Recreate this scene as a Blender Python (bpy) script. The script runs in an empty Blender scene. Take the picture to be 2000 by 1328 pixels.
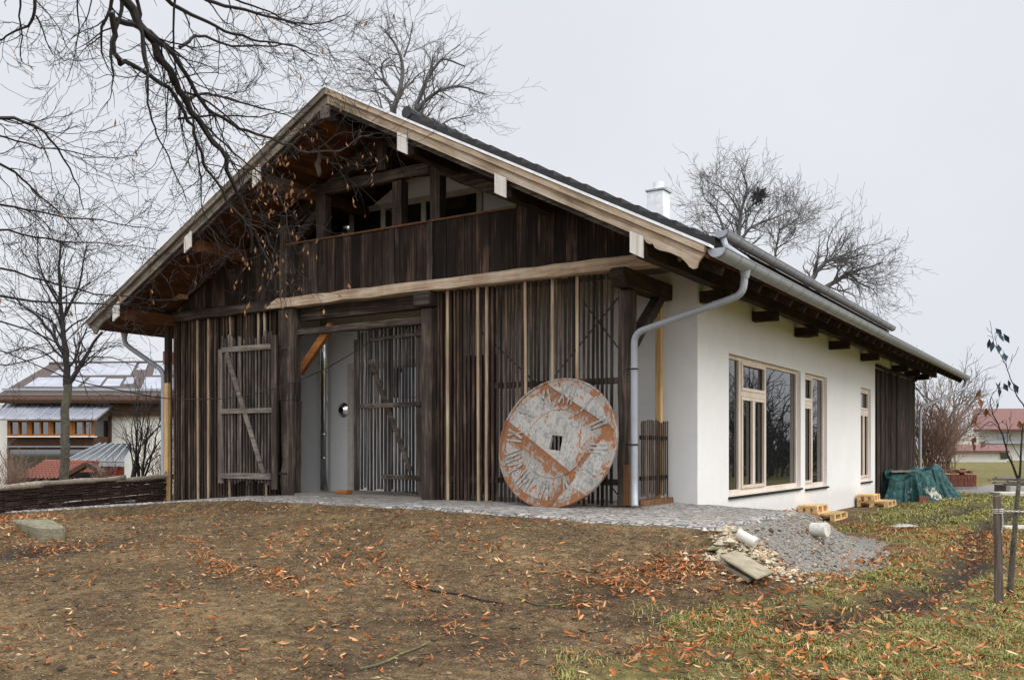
import bpy, bmesh, math, random
import numpy as np
from mathutils import Vector, Matrix
R = math.radians
random.seed(7); rng = np.random.default_rng(11)
sc = bpy.context.scene; COL = sc.collection

# ------------------------------------------------------------------ camera, sky, sun, exposure
F, CX, HZ, ZO = 1820.0, 1000.0, 876.0, 0.91           # focal length in photo px, centre column, horizon row, eye height over the paving
UV_ = np.array([.5378, .8431]); VV_ = np.array([.8431, -.5378])
CAM = np.array([6.23975473, -13.21899352])
cd = bpy.data.cameras.new('camera'); cam = bpy.data.objects.new('camera', cd); COL.objects.link(cam)
cam.location = (CAM[0], CAM[1], ZO); cam.rotation_euler = (R(90), 0, math.atan2(.5378, .8431))
cd.sensor_width = 36; cd.lens = F/2000*36; cd.shift_y = (HZ-664)/2000; cd.clip_end = 3000; cd.clip_start = .05
sc.camera = cam
SUN_EL, SUN_AZ = 44, 84          # azimuth of the sun measured from +Y towards +X
w = bpy.data.worlds.new('World'); sc.world = w; w.use_nodes = True
nt = w.node_tree; nt.nodes.clear()
sky = nt.nodes.new('ShaderNodeTexSky'); sky.sky_type = 'NISHITA'; sky.sun_disc = False
sky.sun_elevation = R(SUN_EL); sky.sun_rotation = R(SUN_AZ); sky.air_density = 1.0; sky.dust_density = 4.0; sky.ozone_density = 1.0
hs = nt.nodes.new('ShaderNodeHueSaturation'); hs.inputs['Saturation'].default_value = .06; hs.inputs['Value'].default_value = 1.0
# overcast: a pale even layer of cloud over the clear sky
tcw = nt.nodes.new('ShaderNodeTexCoord'); nzw = nt.nodes.new('ShaderNodeTexNoise'); nzw.inputs['Scale'].default_value = 2.2; nzw.inputs['Detail'].default_value = 4
rpw = nt.nodes.new('ShaderNodeValToRGB'); rpw.color_ramp.elements[0].position = .3; rpw.color_ramp.elements[1].position = .75
rpw.color_ramp.elements[0].color = (7.85, 8.15, 8.75, 1); rpw.color_ramp.elements[1].color = (8.6, 8.82, 9.25, 1)
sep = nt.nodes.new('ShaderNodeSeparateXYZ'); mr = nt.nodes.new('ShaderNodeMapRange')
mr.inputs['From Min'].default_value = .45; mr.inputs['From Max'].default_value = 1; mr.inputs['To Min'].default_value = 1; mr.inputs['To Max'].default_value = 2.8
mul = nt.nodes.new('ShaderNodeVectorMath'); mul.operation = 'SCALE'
# extra brightness added to the unseen sky behind the camera, and overhead, lifts the front
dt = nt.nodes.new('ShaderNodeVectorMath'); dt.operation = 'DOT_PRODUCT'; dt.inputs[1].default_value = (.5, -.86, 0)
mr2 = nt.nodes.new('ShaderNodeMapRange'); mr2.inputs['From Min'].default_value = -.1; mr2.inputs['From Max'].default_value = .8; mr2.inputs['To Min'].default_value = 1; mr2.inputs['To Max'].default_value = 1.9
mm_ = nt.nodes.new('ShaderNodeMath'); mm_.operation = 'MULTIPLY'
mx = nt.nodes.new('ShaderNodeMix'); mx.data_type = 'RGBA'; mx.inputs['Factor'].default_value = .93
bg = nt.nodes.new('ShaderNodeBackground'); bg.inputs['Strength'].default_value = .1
out = nt.nodes.new('ShaderNodeOutputWorld')
L = nt.links.new
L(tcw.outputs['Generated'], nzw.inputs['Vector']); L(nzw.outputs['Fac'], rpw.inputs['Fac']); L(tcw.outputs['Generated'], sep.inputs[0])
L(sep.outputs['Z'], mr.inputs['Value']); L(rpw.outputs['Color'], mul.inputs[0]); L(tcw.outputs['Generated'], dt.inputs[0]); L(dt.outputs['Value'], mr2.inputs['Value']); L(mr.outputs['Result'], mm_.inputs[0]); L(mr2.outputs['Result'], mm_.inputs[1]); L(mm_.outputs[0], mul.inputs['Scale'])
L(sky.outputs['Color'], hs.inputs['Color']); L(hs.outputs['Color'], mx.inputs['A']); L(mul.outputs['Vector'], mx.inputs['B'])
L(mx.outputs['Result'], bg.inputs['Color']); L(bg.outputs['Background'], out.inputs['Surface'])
sd = bpy.data.lights.new('sun', 'SUN'); sd.energy = 1.85; sd.angle = R(40); sd.color = (1, .965, .91)
so = bpy.data.objects.new('sun', sd); COL.objects.link(so)
sdir = Vector((math.sin(R(SUN_AZ))*math.cos(R(SUN_EL)), math.cos(R(SUN_AZ))*math.cos(R(SUN_EL)), math.sin(R(SUN_EL))))
so.rotation_euler = sdir.to_track_quat('Z', 'Y').to_euler()
sc.view_settings.view_transform = 'Standard'; sc.view_settings.look = 'None'
sc.view_settings.exposure = 0; sc.view_settings.gamma = 1
sc.cycles.max_bounces = 10; sc.cycles.diffuse_bounces = 8; sc.cycles.glossy_bounces = 3; sc.cycles.transparent_max_bounces = 8
sc.cycles.caustics_reflective = False; sc.cycles.caustics_refractive = False

# ------------------------------------------------------------------ measuring helpers (photo px + real distance -> place in the world)
def ray(px):
    t = (px-CX)/F
    return np.array([t*VV_[0]+VV_[1], t*UV_[0]+UV_[1]])
def PD(px, py, d):
    p = CAM + d*ray(px); return np.array([p[0], p[1], ZO+(HZ-py)*d/F])
def onZ(px, py, z):
    return PD(px, py, (ZO-z)*F/(py-HZ))
def project(P):
    P = np.asarray(P, float); r = P[..., :2]-CAM
    xc = r@np.array([VV_[0], UV_[0]]); d = r@np.array([VV_[1], UV_[1]])
    return CX+F*xc/d, HZ-F*(P[..., 2]-ZO)/d, d

# ------------------------------------------------------------------ materials
def srgb(r, g, b):
    f = lambda c: ((c/255+.055)/1.055)**2.4 if c > 10 else c/255/12.92
    return (f(r), f(g), f(b), 1)
class NT:
    def __init__(s, name):
        s.m = bpy.data.materials.new(name); s.m.use_nodes = True; s.t = s.m.node_tree
        s.b = s.t.nodes['Principled BSDF']; s.o = s.t.nodes['Material Output']
    def n(s, k, **kw):
        x = s.t.nodes.new('ShaderNode'+k)
        for a, v in kw.items():
            if hasattr(x, a): setattr(x, a, v)
            else: x.inputs[a.replace('_', ' ')].default_value = v
        return x
    def l(s, a, b): s.t.links.new(a, b)
    def val(s, v):
        x = s.n('Value'); x.outputs[0].default_value = v; return x.outputs[0]
    def math(s, op, a, b=None, clamp=False):
        x = s.n('Math'); x.operation = op; x.use_clamp = clamp
        for i, q in enumerate((a, b)):
            if q is None: continue
            if isinstance(q, (int, float)): x.inputs[i].default_value = q
            else: s.l(q, x.inputs[i])
        return x.outputs[0]
    def coords(s, scale=(1, 1, 1), rot=(0, 0, 0), island=False):
        tc = s.n('TexCoord'); v = tc.outputs['Object']
        if island:
            g = s.n('NewGeometry'); a = s.n('VectorMath', operation='ADD'); sc_ = s.n('VectorMath', operation='SCALE')
            sc_.inputs[0].default_value = (17, 23, 31); s.l(g.outputs['Random Per Island'], sc_.inputs['Scale'])
            s.l(v, a.inputs[0]); s.l(sc_.outputs[0], a.inputs[1]); v = a.outputs[0]
        if any(rot):
            m0 = s.n('Mapping'); m0.inputs['Rotation'].default_value = rot; s.l(v, m0.inputs['Vector']); v = m0.outputs[0]
        mp = s.n('Mapping'); mp.inputs['Scale'].default_value = scale
        s.l(v, mp.inputs['Vector']); return mp.outputs[0]
    def noise(s, vec, scale, detail=4, rough=.55, dist=0):
        x = s.n('TexNoise'); x.inputs['Scale'].default_value = scale; x.inputs['Detail'].default_value = detail
        x.inputs['Roughness'].default_value = rough; x.inputs['Distortion'].default_value = dist
        s.l(vec, x.inputs['Vector']); return x.outputs['Fac']
    def ramp(s, fac, stops):
        x = s.n('ValToRGB'); e = x.color_ramp.elements
        e[0].position, e[0].color = stops[0][0], stops[0][1]
        e[1].position, e[1].color = stops[-1][0], stops[-1][1]
        for p, c in stops[1:-1]:
            q = e.new(p); q.color = c
        s.l(fac, x.inputs['Fac']); return x.outputs['Color']
    def bw(s, fac, a, b): return s.ramp(fac, [(a, (0, 0, 0, 1)), (b, (1, 1, 1, 1))])
    def mix(s, fac, a, b, mode='MIX'):
        x = s.n('Mix', data_type='RGBA'); x.blend_type = mode
        for k, q in (('Factor', fac), ('A', a), ('B', b)):
            sock = [i for i in x.inputs if i.name == k and (i.type == 'RGBA' if k != 'Factor' else i.type == 'VALUE')][0]
            if isinstance(q, (int, float, tuple)): sock.default_value = q
            else: s.l(q, sock)
        return [o for o in x.outputs if o.type == 'RGBA'][0]
    def bump(s, h, strength=.4, dist=.01):
        x = s.n('Bump'); x.inputs['Strength'].default_value = strength; x.inputs['Distance'].default_value = dist
        s.l(h, x.inputs['Height']); s.l(x.outputs[0], s.b.inputs['Normal'])
    def done(s, col=None, rough=.8, metal=0, spec=.5):
        if col is not None:
            if isinstance(col, tuple): s.b.inputs['Base Color'].default_value = col
            else: s.l(col, s.b.inputs['Base Color'])
        if isinstance(rough, (int, float)): s.b.inputs['Roughness'].default_value = rough
        else: s.l(rough, s.b.inputs['Roughness'])
        s.b.inputs['Metallic'].default_value = metal; s.b.inputs['Specular IOR Level'].default_value = spec
        return s.m
def wood(name, dark, mid, light, axis='z', var=.5, rough=.85, cracks=.5, rot=(0, 0, 0), bump=.5, spec=.25):
    s = NT(name); st = {'x': (1, 22, 22), 'y': (22, 1, 22), 'z': (22, 22, 1)}[axis]
    v = s.coords(st, rot, island=True)
    g = s.noise(v, 1.1, 7, .62, .6); g2 = s.noise(v, 5, 5, .65, .3)
    big = s.noise(s.coords((1.3, 1.3, .8), island=True), 1.3, 4, .6)
    m = s.math('ADD', s.math('MULTIPLY', g, .6), s.math('MULTIPLY', big, .4))
    c = s.ramp(m, [(.33, dark), (.5, mid), (.66, light)])
    geo = s.n('NewGeometry'); k = s.math('ADD', s.math('MULTIPLY', geo.outputs['Random Per Island'], var*1.5), 1-var*.7)
    hsv = s.n('HueSaturation'); s.l(k, hsv.inputs['Value']); s.l(c, hsv.inputs['Color'])
    cr = s.bw(g2, .30, .42)
    c2 = s.mix(cracks, hsv.outputs['Color'], s.mix(1.0, hsv.outputs['Color'], cr, 'MULTIPLY'))
    s.bump(g2, bump, .008)
    return s.done(c2, rough, 0, spec)
M = {}
M['dark_plank'] = wood('weathered dark planks', srgb(18, 13, 11), srgb(36, 27, 22), srgb(92, 72, 58), 'z', .9)
M['slat'] = wood('old brown slats', srgb(26, 20, 17), srgb(54, 42, 34), srgb(106, 88, 73), 'z', 1.0)
M['grey_slat'] = wood('grey weathered slats', srgb(36, 32, 30), srgb(74, 67, 62), srgb(132, 122, 113), 'z', .8)
M['dark_slat'] = wood('dark grey weathered slats', srgb(26, 24, 23), srgb(54, 50, 47), srgb(108, 102, 98), 'z', .9)
M['pale_slat'] = wood('pale new slats', srgb(104, 84, 66), srgb(164, 142, 116), srgb(198, 180, 154), 'z', .35, cracks=.4)
M['timber_z'] = wood('old upright timber', srgb(28, 24, 22), srgb(58, 49, 43), srgb(110, 96, 85), 'z', .4)
M['timber_x'] = wood('old cross timber', srgb(27, 23, 20), srgb(54, 46, 40), srgb(104, 92, 81), 'x', .4)
M['timber_y'] = wood('old long timber', srgb(26, 21, 18), srgb(48, 38, 31), srgb(78, 62, 50), 'y', .3)
M['grey_x'] = wood('grey cross timber', srgb(52, 47, 43), srgb(104, 95, 87), srgb(150, 139, 128), 'x', .3)
M['grey_z'] = wood('grey upright timber', srgb(54, 47, 43), srgb(100, 89, 81), srgb(146, 132, 121), 'z', .3)
M['pale_beam'] = wood('pale hewn beam', srgb(112, 88, 66), srgb(172, 150, 126), srgb(206, 192, 172), 'x', .15, cracks=.6)
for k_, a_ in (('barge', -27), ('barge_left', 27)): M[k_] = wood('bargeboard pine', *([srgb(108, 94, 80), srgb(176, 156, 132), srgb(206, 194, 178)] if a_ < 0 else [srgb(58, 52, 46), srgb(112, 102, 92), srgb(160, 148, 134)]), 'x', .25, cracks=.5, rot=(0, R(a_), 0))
M['soffit'] = wood('brown soffit boards', srgb(44, 25, 13), srgb(84, 51, 27), srgb(118, 76, 42), 'y', .35)
M['new_pine'] = wood('yellow new pine', srgb(136, 102, 62), srgb(186, 152, 104), srgb(208, 180, 136), 'z', .2, cracks=.15)
M['orange_wood'] = wood('orange oiled wood', srgb(86, 50, 24), srgb(134, 84, 42), srgb(166, 112, 60), 'x', .2, cracks=.2)
M['brown_wood'] = wood('brown oiled timber', srgb(58, 40, 28), srgb(98, 68, 46), srgb(132, 98, 68), 'z', .2)
M['frame'] = wood('pale larch window wood', srgb(188, 168, 150), srgb(216, 200, 184), srgb(228, 216, 204), 'z', .12, cracks=.08, rough=.6, bump=.1)
M['pallet'] = wood('raw pallet wood', srgb(150, 116, 72), srgb(206, 172, 122), srgb(228, 200, 152), 'y', .3, cracks=.25)
M['grey_plank'] = wood('grey stacked planks', srgb(80, 74, 70), srgb(124, 116, 110), srgb(160, 150, 142), 'x', .5)
M['pale_end'] = wood('pale sawn beam end boards', srgb(176, 160, 138), srgb(206, 200, 192), srgb(222, 218, 212), 'z', .08, cracks=.1)
M['wattle'] = wood('woven willow rods', srgb(26, 18, 16), srgb(46, 33, 29), srgb(84, 66, 58), 'x', .8)
M['log'] = wood('barked pale log', srgb(88, 78, 68), srgb(132, 120, 106), srgb(172, 160, 146), 'x', .3)
def plain(name, col, rough=.7, metal=0, nscale=8, namt=.15, bump=.0, spec=.4):
    s = NT(name); v = s.coords()
    n = s.noise(v, nscale, 5, .6)
    a = tuple(x*(1-namt) for x in col[:3])+(1,); b = tuple(min(1, x*(1+namt)) for x in col[:3])+(1,)
    c = s.ramp(n, [(.3, a), (.7, b)])
    if bump: s.bump(s.noise(v, nscale*12, 4, .6), bump, .004)
    return s.done(c, rough, metal, spec)
s = NT('white lime plaster'); v = s.coords(); n1 = s.noise(v, .7, 6, .65); n2 = s.noise(v, 5, 6, .7); n3 = s.noise(v, 50, 4, .65)
c = s.ramp(s.math('ADD', s.math('MULTIPLY', n1, .6), s.math('MULTIPLY', n2, .4)), [(.32, (.735, .725, .70, 1)), (.6, (.80, .79, .768, 1)), (.72, (.83, .82, .80, 1))])
sp = s.n('SeparateXYZ'); s.l(v, sp.inputs[0])
spl = s.bw(s.math('ADD', s.math('MULTIPLY', sp.outputs['Z'], -1.6), s.math('MULTIPLY', n2, 1.2)), .62, 1.5)   # mud splashed up the foot
c = s.mix(s.math('MULTIPLY', spl, .35), c, (.52, .48, .42, 1))
s.bump(s.math('ADD', s.math('MULTIPLY', n3, .5), s.math('MULTIPLY', n2, .8)), .5, .008); M['plaster'] = s.done(c, .92, 0, .2)
M['metal_white'] = plain('white painted flashing', (.82, .83, .84, 1), .35)
M['zinc'] = plain('grey zinc gutter', srgb(158, 162, 168), .5, .25, 3, .12)
M['seam'] = plain('dull seam solder', srgb(92, 95, 100), .6, .2)
M['concrete'] = plain('pale concrete', srgb(178, 174, 164), .9, 0, 5, .25, .6)
M['dirty_concrete'] = plain('dirty concrete', srgb(142, 132, 112), .95, 0, 7, .3, .8); M['mossy'] = None
s = NT('mossy stone'); v = s.coords(); n = s.noise(v, 6, 6, .65)
c = s.ramp(s.noise(v, 30, 5, .7), [(.3, srgb(104, 96, 78)), (.7, srgb(150, 142, 122))])
c = s.mix(s.bw(n, .45, .62), c, srgb(92, 98, 58)); s.bump(s.noise(v, 40, 5), .8, .01); M['mossy'] = s.done(c, .95)
M['chrome'] = plain('polished steel flue', (.8, .8, .81, 1), .16, 1, 3, .05)
M['iron'] = plain('dark iron', srgb(40, 36, 34), .6, .6, 20, .3)
M['tile'] = plain('dark roof tiles', srgb(46, 44, 45), .65, 0, 9, .35, .3)
M['red_tile'] = plain('red clay tiles', srgb(120, 70, 56), .8, 0, 12, .3, .4)
M['brown_tile'] = plain('brown clay tiles', srgb(74, 63, 58), .8, 0, 12, .3, .4)
M['far_red_tile'] = plain('reddish brown far roof', srgb(112, 78, 72), .8, 0, 3, .2)
M['gap'] = plain('dark interior', (.012, .011, .01, 1), .9)
M['cable'] = plain('black cable', srgb(24, 24, 26), .6)
M['rope'] = plain('pale rope', srgb(176, 172, 164), .9, 0, 40, .3, .5)
M['porch'] = plain('grey porch floor', srgb(120, 112, 102), .9, 0, 4, .2, .3)
M['house_white'] = plain('cream house render', srgb(232, 229, 221), .9, 0, 2, .04)
M['house_brown'] = plain('brown house cladding', srgb(74, 50, 36), .8, 0, 6, .3)
M['dark_red'] = plain('dark red fascia', srgb(62, 26, 22), .8)
M['red_paint'] = plain('red painted board', srgb(168, 54, 50), .6)
s = NT('window glass'); M['glass'] = s.done((.010, .011, .011, 1), .015, 0, .5); s.b.inputs['IOR'].default_value = 2.0
s = NT('small dark glass'); M['dark_glass'] = s.done((.015, .017, .018, 1), .03, 0, .5); s.b.inputs['IOR'].default_value = 2.1
s = NT('solar panel glass'); v = s.coords(); M['solar'] = s.done(s.ramp(s.noise(v, 1, 2), [(.3, srgb(150, 152, 164)), (.7, srgb(186, 188, 198))]), .12, .35)
s = NT('glass roofing'); M['glassroof'] = s.done((.09, .10, .105, 1), .12, 0)
M['bark'] = plain('dark grey bark', srgb(52, 48, 45), .95, 0, 14, .5, .6)
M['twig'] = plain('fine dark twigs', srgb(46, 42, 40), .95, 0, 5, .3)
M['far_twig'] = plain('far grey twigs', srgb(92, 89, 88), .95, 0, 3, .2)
M['bush_twig'] = plain('brown shrub twigs', srgb(132, 106, 92), .95, 0, 3, .25)
s = NT('lichen bark'); v = s.coords(); c = s.ramp(s.noise(v, 25, 5, .65), [(.3, srgb(48, 46, 36)), (.7, srgb(104, 100, 76))])
c = s.mix(s.bw(s.noise(v, 5, 5, .65), .47, .6), c, srgb(112, 116, 62)); s.bump(s.noise(v, 60, 4), .7, .01); M['lichen'] = s.done(c, .95)
s = NT('faintly mossy bark'); v = s.coords(); c = s.ramp(s.noise(v, 12, 6, .7), [(.3, srgb(44, 41, 36)), (.7, srgb(98, 92, 80))])
c = s.mix(s.math('MULTIPLY', s.bw(s.noise(v, 3, 5, .65), .5, .66), .6), c, srgb(86, 88, 54)); s.bump(s.noise(v, 40, 4), .8, .02); M['mossbark'] = s.done(c, .95)
def leafmat(name, cols):
    s = NT(name); g = s.n('NewGeometry')
    n = len(cols); c = s.ramp(g.outputs['Random Per Island'], [(i/(n-1), srgb(*q)) for i, q in enumerate(cols)])
    v = s.coords(); k = s.noise(v, 60, 3)
    hsv = s.n('HueSaturation'); s.l(c, hsv.inputs['Color']); s.l(s.math('ADD', s.math('MULTIPLY', k, .6), .7), hsv.inputs['Value'])
    return s.done(hsv.outputs['Color'], .7, 0, .3)
M['leaf'] = leafmat('fallen orange leaves', [(100, 60, 36), (166, 94, 46), (190, 118, 62), (138, 82, 44), (202, 152, 100), (122, 86, 60), (178, 104, 52), (212, 178, 132), (148, 110, 76), (92, 64, 46), (172, 112, 66)])
M['hang_leaf'] = leafmat('withered leaves', [(96, 66, 44), (150, 104, 66), (124, 82, 52), (180, 134, 88)])
M['grass'] = leafmat('winter grass', [(92, 102, 44), (126, 130, 60), (160, 150, 88), (84, 96, 42), (180, 164, 108), (112, 122, 52), (150, 134, 86), (142, 122, 78)])
M['teal_leaf'] = leafmat('dark teal leaves', [(30, 44, 54), (38, 60, 72), (28, 40, 46)])
M['brown_leaf'] = leafmat('brown sapling leaves', [(86, 54, 48), (120, 76, 44), (70, 46, 44)])
M['stone'] = leafmat('pale rubble stones', [(150, 136, 112), (188, 176, 150), (120, 108, 90), (206, 196, 172), (164, 140, 104)])
M['chip'] = leafmat('soil crumbs', [(112, 94, 68), (74, 60, 44), (146, 126, 92), (60, 48, 36), (172, 152, 112), (90, 74, 52), (132, 92, 56), (66, 52, 38)])

# ------------------------------------------------------------------ mesh builder and object helpers
class MB:
    def __init__(s): s.v = []; s.f = []; s.n = 0
    def add(s, verts, faces):
        verts = np.asarray(verts, float); s.v.append(verts)
        s.f.extend([tuple(i+s.n for i in q) for q in faces]); s.n += len(verts); return s
    def box(s, x0, x1, y0, y1, z0, z1):
        return s.add([(x0, y0, z0), (x1, y0, z0), (x1, y1, z0), (x0, y1, z0), (x0, y0, z1), (x1, y0, z1), (x1, y1, z1), (x0, y1, z1)],
                     [(0, 3, 2, 1), (4, 5, 6, 7), (0, 1, 5, 4), (1, 2, 6, 5), (2, 3, 7, 6), (3, 0, 4, 7)])
    def hexa(s, p): return s.add(p, [(0, 3, 2, 1), (4, 5, 6, 7), (0, 1, 5, 4), (1, 2, 6, 5), (2, 3, 7, 6), (3, 0, 4, 7)])
    def beam(s, a, b, w, h, up=(0, 0, 1)):
        a, b, up = (np.asarray(q, float) for q in (a, b, up)); t = b-a; t /= np.linalg.norm(t)
        up = np.array([0, 1., 0]) if abs(t@up) > .99 else up; r = np.cross(t, up); r /= np.linalg.norm(r); u = np.cross(r, t)
        P = [a+sx*r*w/2+sz*u*h/2 for sx, sz in ((-1, -1), (1, -1), (1, 1), (-1, 1))]+[b+sx*r*w/2+sz*u*h/2 for sx, sz in ((-1, -1), (1, -1), (1, 1), (-1, 1))]
        return s.hexa(P)
    def prism(s, poly, axis, a, b):
        n = len(poly); f = {'y': lambda p, t: (p[0], t, p[1]), 'x': lambda p, t: (t, p[0], p[1]), 'z': lambda p, t: (p[0], p[1], t)}[axis]
        V = [f(p, a) for p in poly]+[f(p, b) for p in poly]
        return s.add(V, [tuple(range(n))[::-1], tuple(range(n, 2*n))]+[(i, (i+1) % n, n+(i+1) % n, n+i) for i in range(n)])
    def tube(s, pts, rad, k=6, cap=True):
        pts = np.asarray(pts, float); n = len(pts); rad = np.broadcast_to(np.asarray(rad, float), (n,))
        t = np.gradient(pts, axis=0); t /= np.linalg.norm(t, axis=1)[:, None]+1e-9
        mt = t.mean(0); ref = np.eye(3)[np.argmin(np.abs(mt))]
        a = np.cross(t, ref); a /= np.linalg.norm(a, axis=1)[:, None]+1e-9; b = np.cross(t, a)
        th = np.arange(k)*2*math.pi/k
        V = pts[:, None, :]+rad[:, None, None]*(np.cos(th)[None, :, None]*a[:, None, :]+np.sin(th)[None, :, None]*b[:, None, :])
        fs = [(i*k+j, i*k+(j+1) % k, (i+1)*k+(j+1) % k, (i+1)*k+j) for i in range(n-1) for j in range(k)]
        if cap and k > 3: fs += [tuple(range(k))[::-1], tuple((n-1)*k+j for j in range(k))]
        return s.add(V.reshape(-1, 3), fs)
    def build(s, name, mat, parent=None, bevel=0, smooth=False):
        V = np.concatenate(s.v) if s.v else np.zeros((0, 3))
        if parent is not None:
            V = V-np.array(world_loc(parent))
        me = bpy.data.meshes.new(name); me.from_pydata(V.tolist(), [], s.f); me.update()
        if smooth: me.polygons.foreach_set('use_smooth', [True]*len(me.polygons))
        if mat is not None: me.materials.append(mat)
        o = bpy.data.objects.new(name, me); COL.objects.link(o)
        if parent is not None: o.parent = parent
        if bevel:
            m = o.modifiers.new('edge', 'BEVEL'); m.width = bevel; m.segments = 1; m.limit_method = 'ANGLE'; m.angle_limit = R(50)
        return o
def world_loc(o):
    l = Vector(o.location)
    while o.parent: o = o.parent; l += Vector(o.location)
    return l
def tag(o, label, cat, group=None, kind=None):
    o['label'] = label; o['category'] = cat
    if group: o['group'] = group
    if kind: o['kind'] = kind
    return o
def thing(name, label, cat, loc=(0, 0, 0), group=None):
    o = bpy.data.objects.new(name, None); o.location = tuple(float(q) for q in loc); o.empty_display_size = .2; COL.objects.link(o)
    return tag(o, label, cat, group)
def copy_tree(o, parent=None):
    c = o.copy(); COL.objects.link(c); c.parent = parent
    for ch in [q for q in bpy.data.objects if q.parent == o]: copy_tree(ch, c)
    return c
def rough_beam(a, b, w, h, seed=0, seg=None, amt=.012, up=(0, 0, 1)):
    """hand-hewn beam: a box swept with slight waver"""
    a, b = np.asarray(a, float), np.asarray(b, float); Ln = np.linalg.norm(b-a); seg = seg or max(2, int(Ln/.35))
    t = (b-a)/Ln; up = (0, 1, 0) if abs(t@np.asarray(up, float)) > .99 else up; r = np.cross(t, np.asarray(up, float)); r /= np.linalg.norm(r); u = np.cross(r, t)
    g = np.random.default_rng(seed+int(abs(a).sum()*100)); V = []; Fc = []
    for i in range(seg+1):
        c = a+t*Ln*i/seg
        for sx, sz in ((-1, -1), (1, -1), (1, 1), (-1, 1)):
            V.append(c+r*(sx*w/2+g.normal()*amt*.6)+u*(sz*h/2+g.normal()*amt*.6))
    for i in range(seg):
        for j in range(4): Fc.append((i*4+j, i*4+(j+1) % 4, (i+1)*4+(j+1) % 4, (i+1)*4+j))
    Fc += [(3, 2, 1, 0), tuple(seg*4+j for j in range(4))]
    return MB().add(V, Fc)

# ------------------------------------------------------------------ ground
def vnoise(x, y, s, seed):
    g = np.random.default_rng(seed); T = g.random((256, 256)); x = x/s; y = y/s
    i = np.floor(x).astype(int); j = np.floor(y).astype(int); a = x-i; b = y-j; a = a*a*(3-2*a); b = b*b*(3-2*b)
    q = lambda m, n: T[m % 256, n % 256]
    return (q(i, j)*(1-a)+q(i+1, j)*a)*(1-b)+(q(i, j+1)*(1-a)+q(i+1, j+1)*a)*b-.5
def pave_z(x): return np.interp(x, [-24, -15, -11.2, -8.5, -7, 3], [-.75, -.40, -.265, -.06, 0, 0])
front_edge = [(-420, 1026, -.56), (-150, 1017, -.46), (0, 1011, -.40), (130, 1002, -.34), (300, 998, -.28), (430, 991, -.18), (565, 988, -.08), (850, 996, -.02), (1160, 1020, -.02), (1300, 1028, -.02), (1420, 1036, -.02)]
FE = np.array([onZ(*q)[:2] for q in front_edge])
corner = np.array([2.55, .75])
PLAT = np.concatenate([FE, [[2.62, -2.2], corner, [.44, 1.62], [-.9, 2.2], [-.9, 6], [-11.5, 6], [-24, 9]]])
# smooth terrain through observed spots (px, distance, height)
CP = [(-200, 17.5, -.55), (0, 17.0, -.46), (300, 17.0, -.34), (565, 15.2, -.13), (850, 13.6, -.06), (1160, 11.2, -.06), (1300, 10.8, -.07), (1395, 10.3, -.10),
      (-200, 13, -.42), (100, 13.2, -.36), (400, 13.2, -.26), (700, 12.3, -.16), (1000, 11.2, -.12), (1250, 10.3, -.14),
      (0, 10, -.50), (500, 10, -.42), (900, 9.5, -.36), (1200, 9.6, -.36), (1300, 9.9, -.40),
      (-200, 7, -.70), (300, 7.4, -.64), (800, 7.6, -.62), (1200, 8.4, -.56), (1400, 8.9, -.55), (1600, 9.3, -.60), (1460, 10.2, -.50),
      (0, 5, -.80), (600, 5.5, -.77), (1000, 6, -.74), (1500, 6.3, -.74), (2000, 6, -.76), (1000, 2, -.85), (0, 1, -.85), (2200, 2, -.85),
      (1470, 15.7, -.62), (1530, 17.6, -.64), (1575, 14.6, -.62), (1560, 19.5, -.65), (1660, 10.8, -.60), (1700, 12, -.62), (1650, 15, -.64), (1640, 20, -.65), (1750, 24, -.66), (1800, 29, -.67), (1950, 10, -.72), (2100, 14, -.72), (1950, 30, -.68), (2100, 60, -.6),
      (2000, 130, -.85), (1700, 130, -.85), (2600, 30, -.7), (2600, 80, -.7), (1200, 60, -.7), (600, 60, -1.6), (0, 45, -1.6), (-600, 30, -1.2), (300, 30, -1.1), (-900, 60, -1.8), (900, 140, -1), (-300, 140, -1.8)]
cp = np.array([PD(p, HZ, d)[:2] for p, d, z in CP]); cz = np.array([q[2] for q in CP])
def tps(r2): return r2*np.log(r2+1e-9)*.5
A_ = tps(((cp[:, None]-cp[None])**2).sum(-1))+np.eye(len(cp))*1.5
P_ = np.c_[np.ones(len(cp)), cp]; K_ = np.block([[A_, P_], [P_.T, np.zeros((3, 3))]])
cw = np.linalg.solve(K_, np.r_[cz, 0, 0, 0])
def T0(x, y):
    x = np.asarray(x, float); y = np.asarray(y, float); q = np.stack([x, y], -1)
    res = cw[-3]+cw[-2]*x+cw[-1]*y
    for i in range(len(cp)): res = res+cw[i]*tps((x-cp[i, 0])**2+(y-cp[i, 1])**2)
    return res
def pdist(x, y, poly):
    """signed distance to a polygon, negative inside"""
    x = np.asarray(x, float); y = np.asarray(y, float); d = np.full(x.shape, 1e9); ins = np.zeros(x.shape, bool); n = len(poly)
    for i in range(n):
        a = poly[i]; b = poly[(i+1) % n]; e = b-a; L2 = (e**2).sum()
        t = np.clip(((x-a[0])*e[0]+(y-a[1])*e[1])/L2, 0, 1)
        d = np.minimum(d, np.hypot(x-a[0]-t*e[0], y-a[1]-t*e[1]))
        c = ((a[1] > y) != (b[1] > y)) & (x < (b[0]-a[0])*(y-a[1])/(b[1]-a[1]+1e-12)+a[0]); ins ^= c
    return np.where(ins, -d, d)
def lined(x, y, line):
    x = np.asarray(x, float); d = np.full(x.shape, 1e9)
    for a, b in zip(line[:-1], line[1:]):
        e = b-a; t = np.clip(((x-a[0])*e[0]+(y-a[1])*e[1])/(e**2).sum(), 0, 1)
        d = np.minimum(d, np.hypot(x-a[0]-t*e[0], y-a[1]-t*e[1]))
    return d
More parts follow.
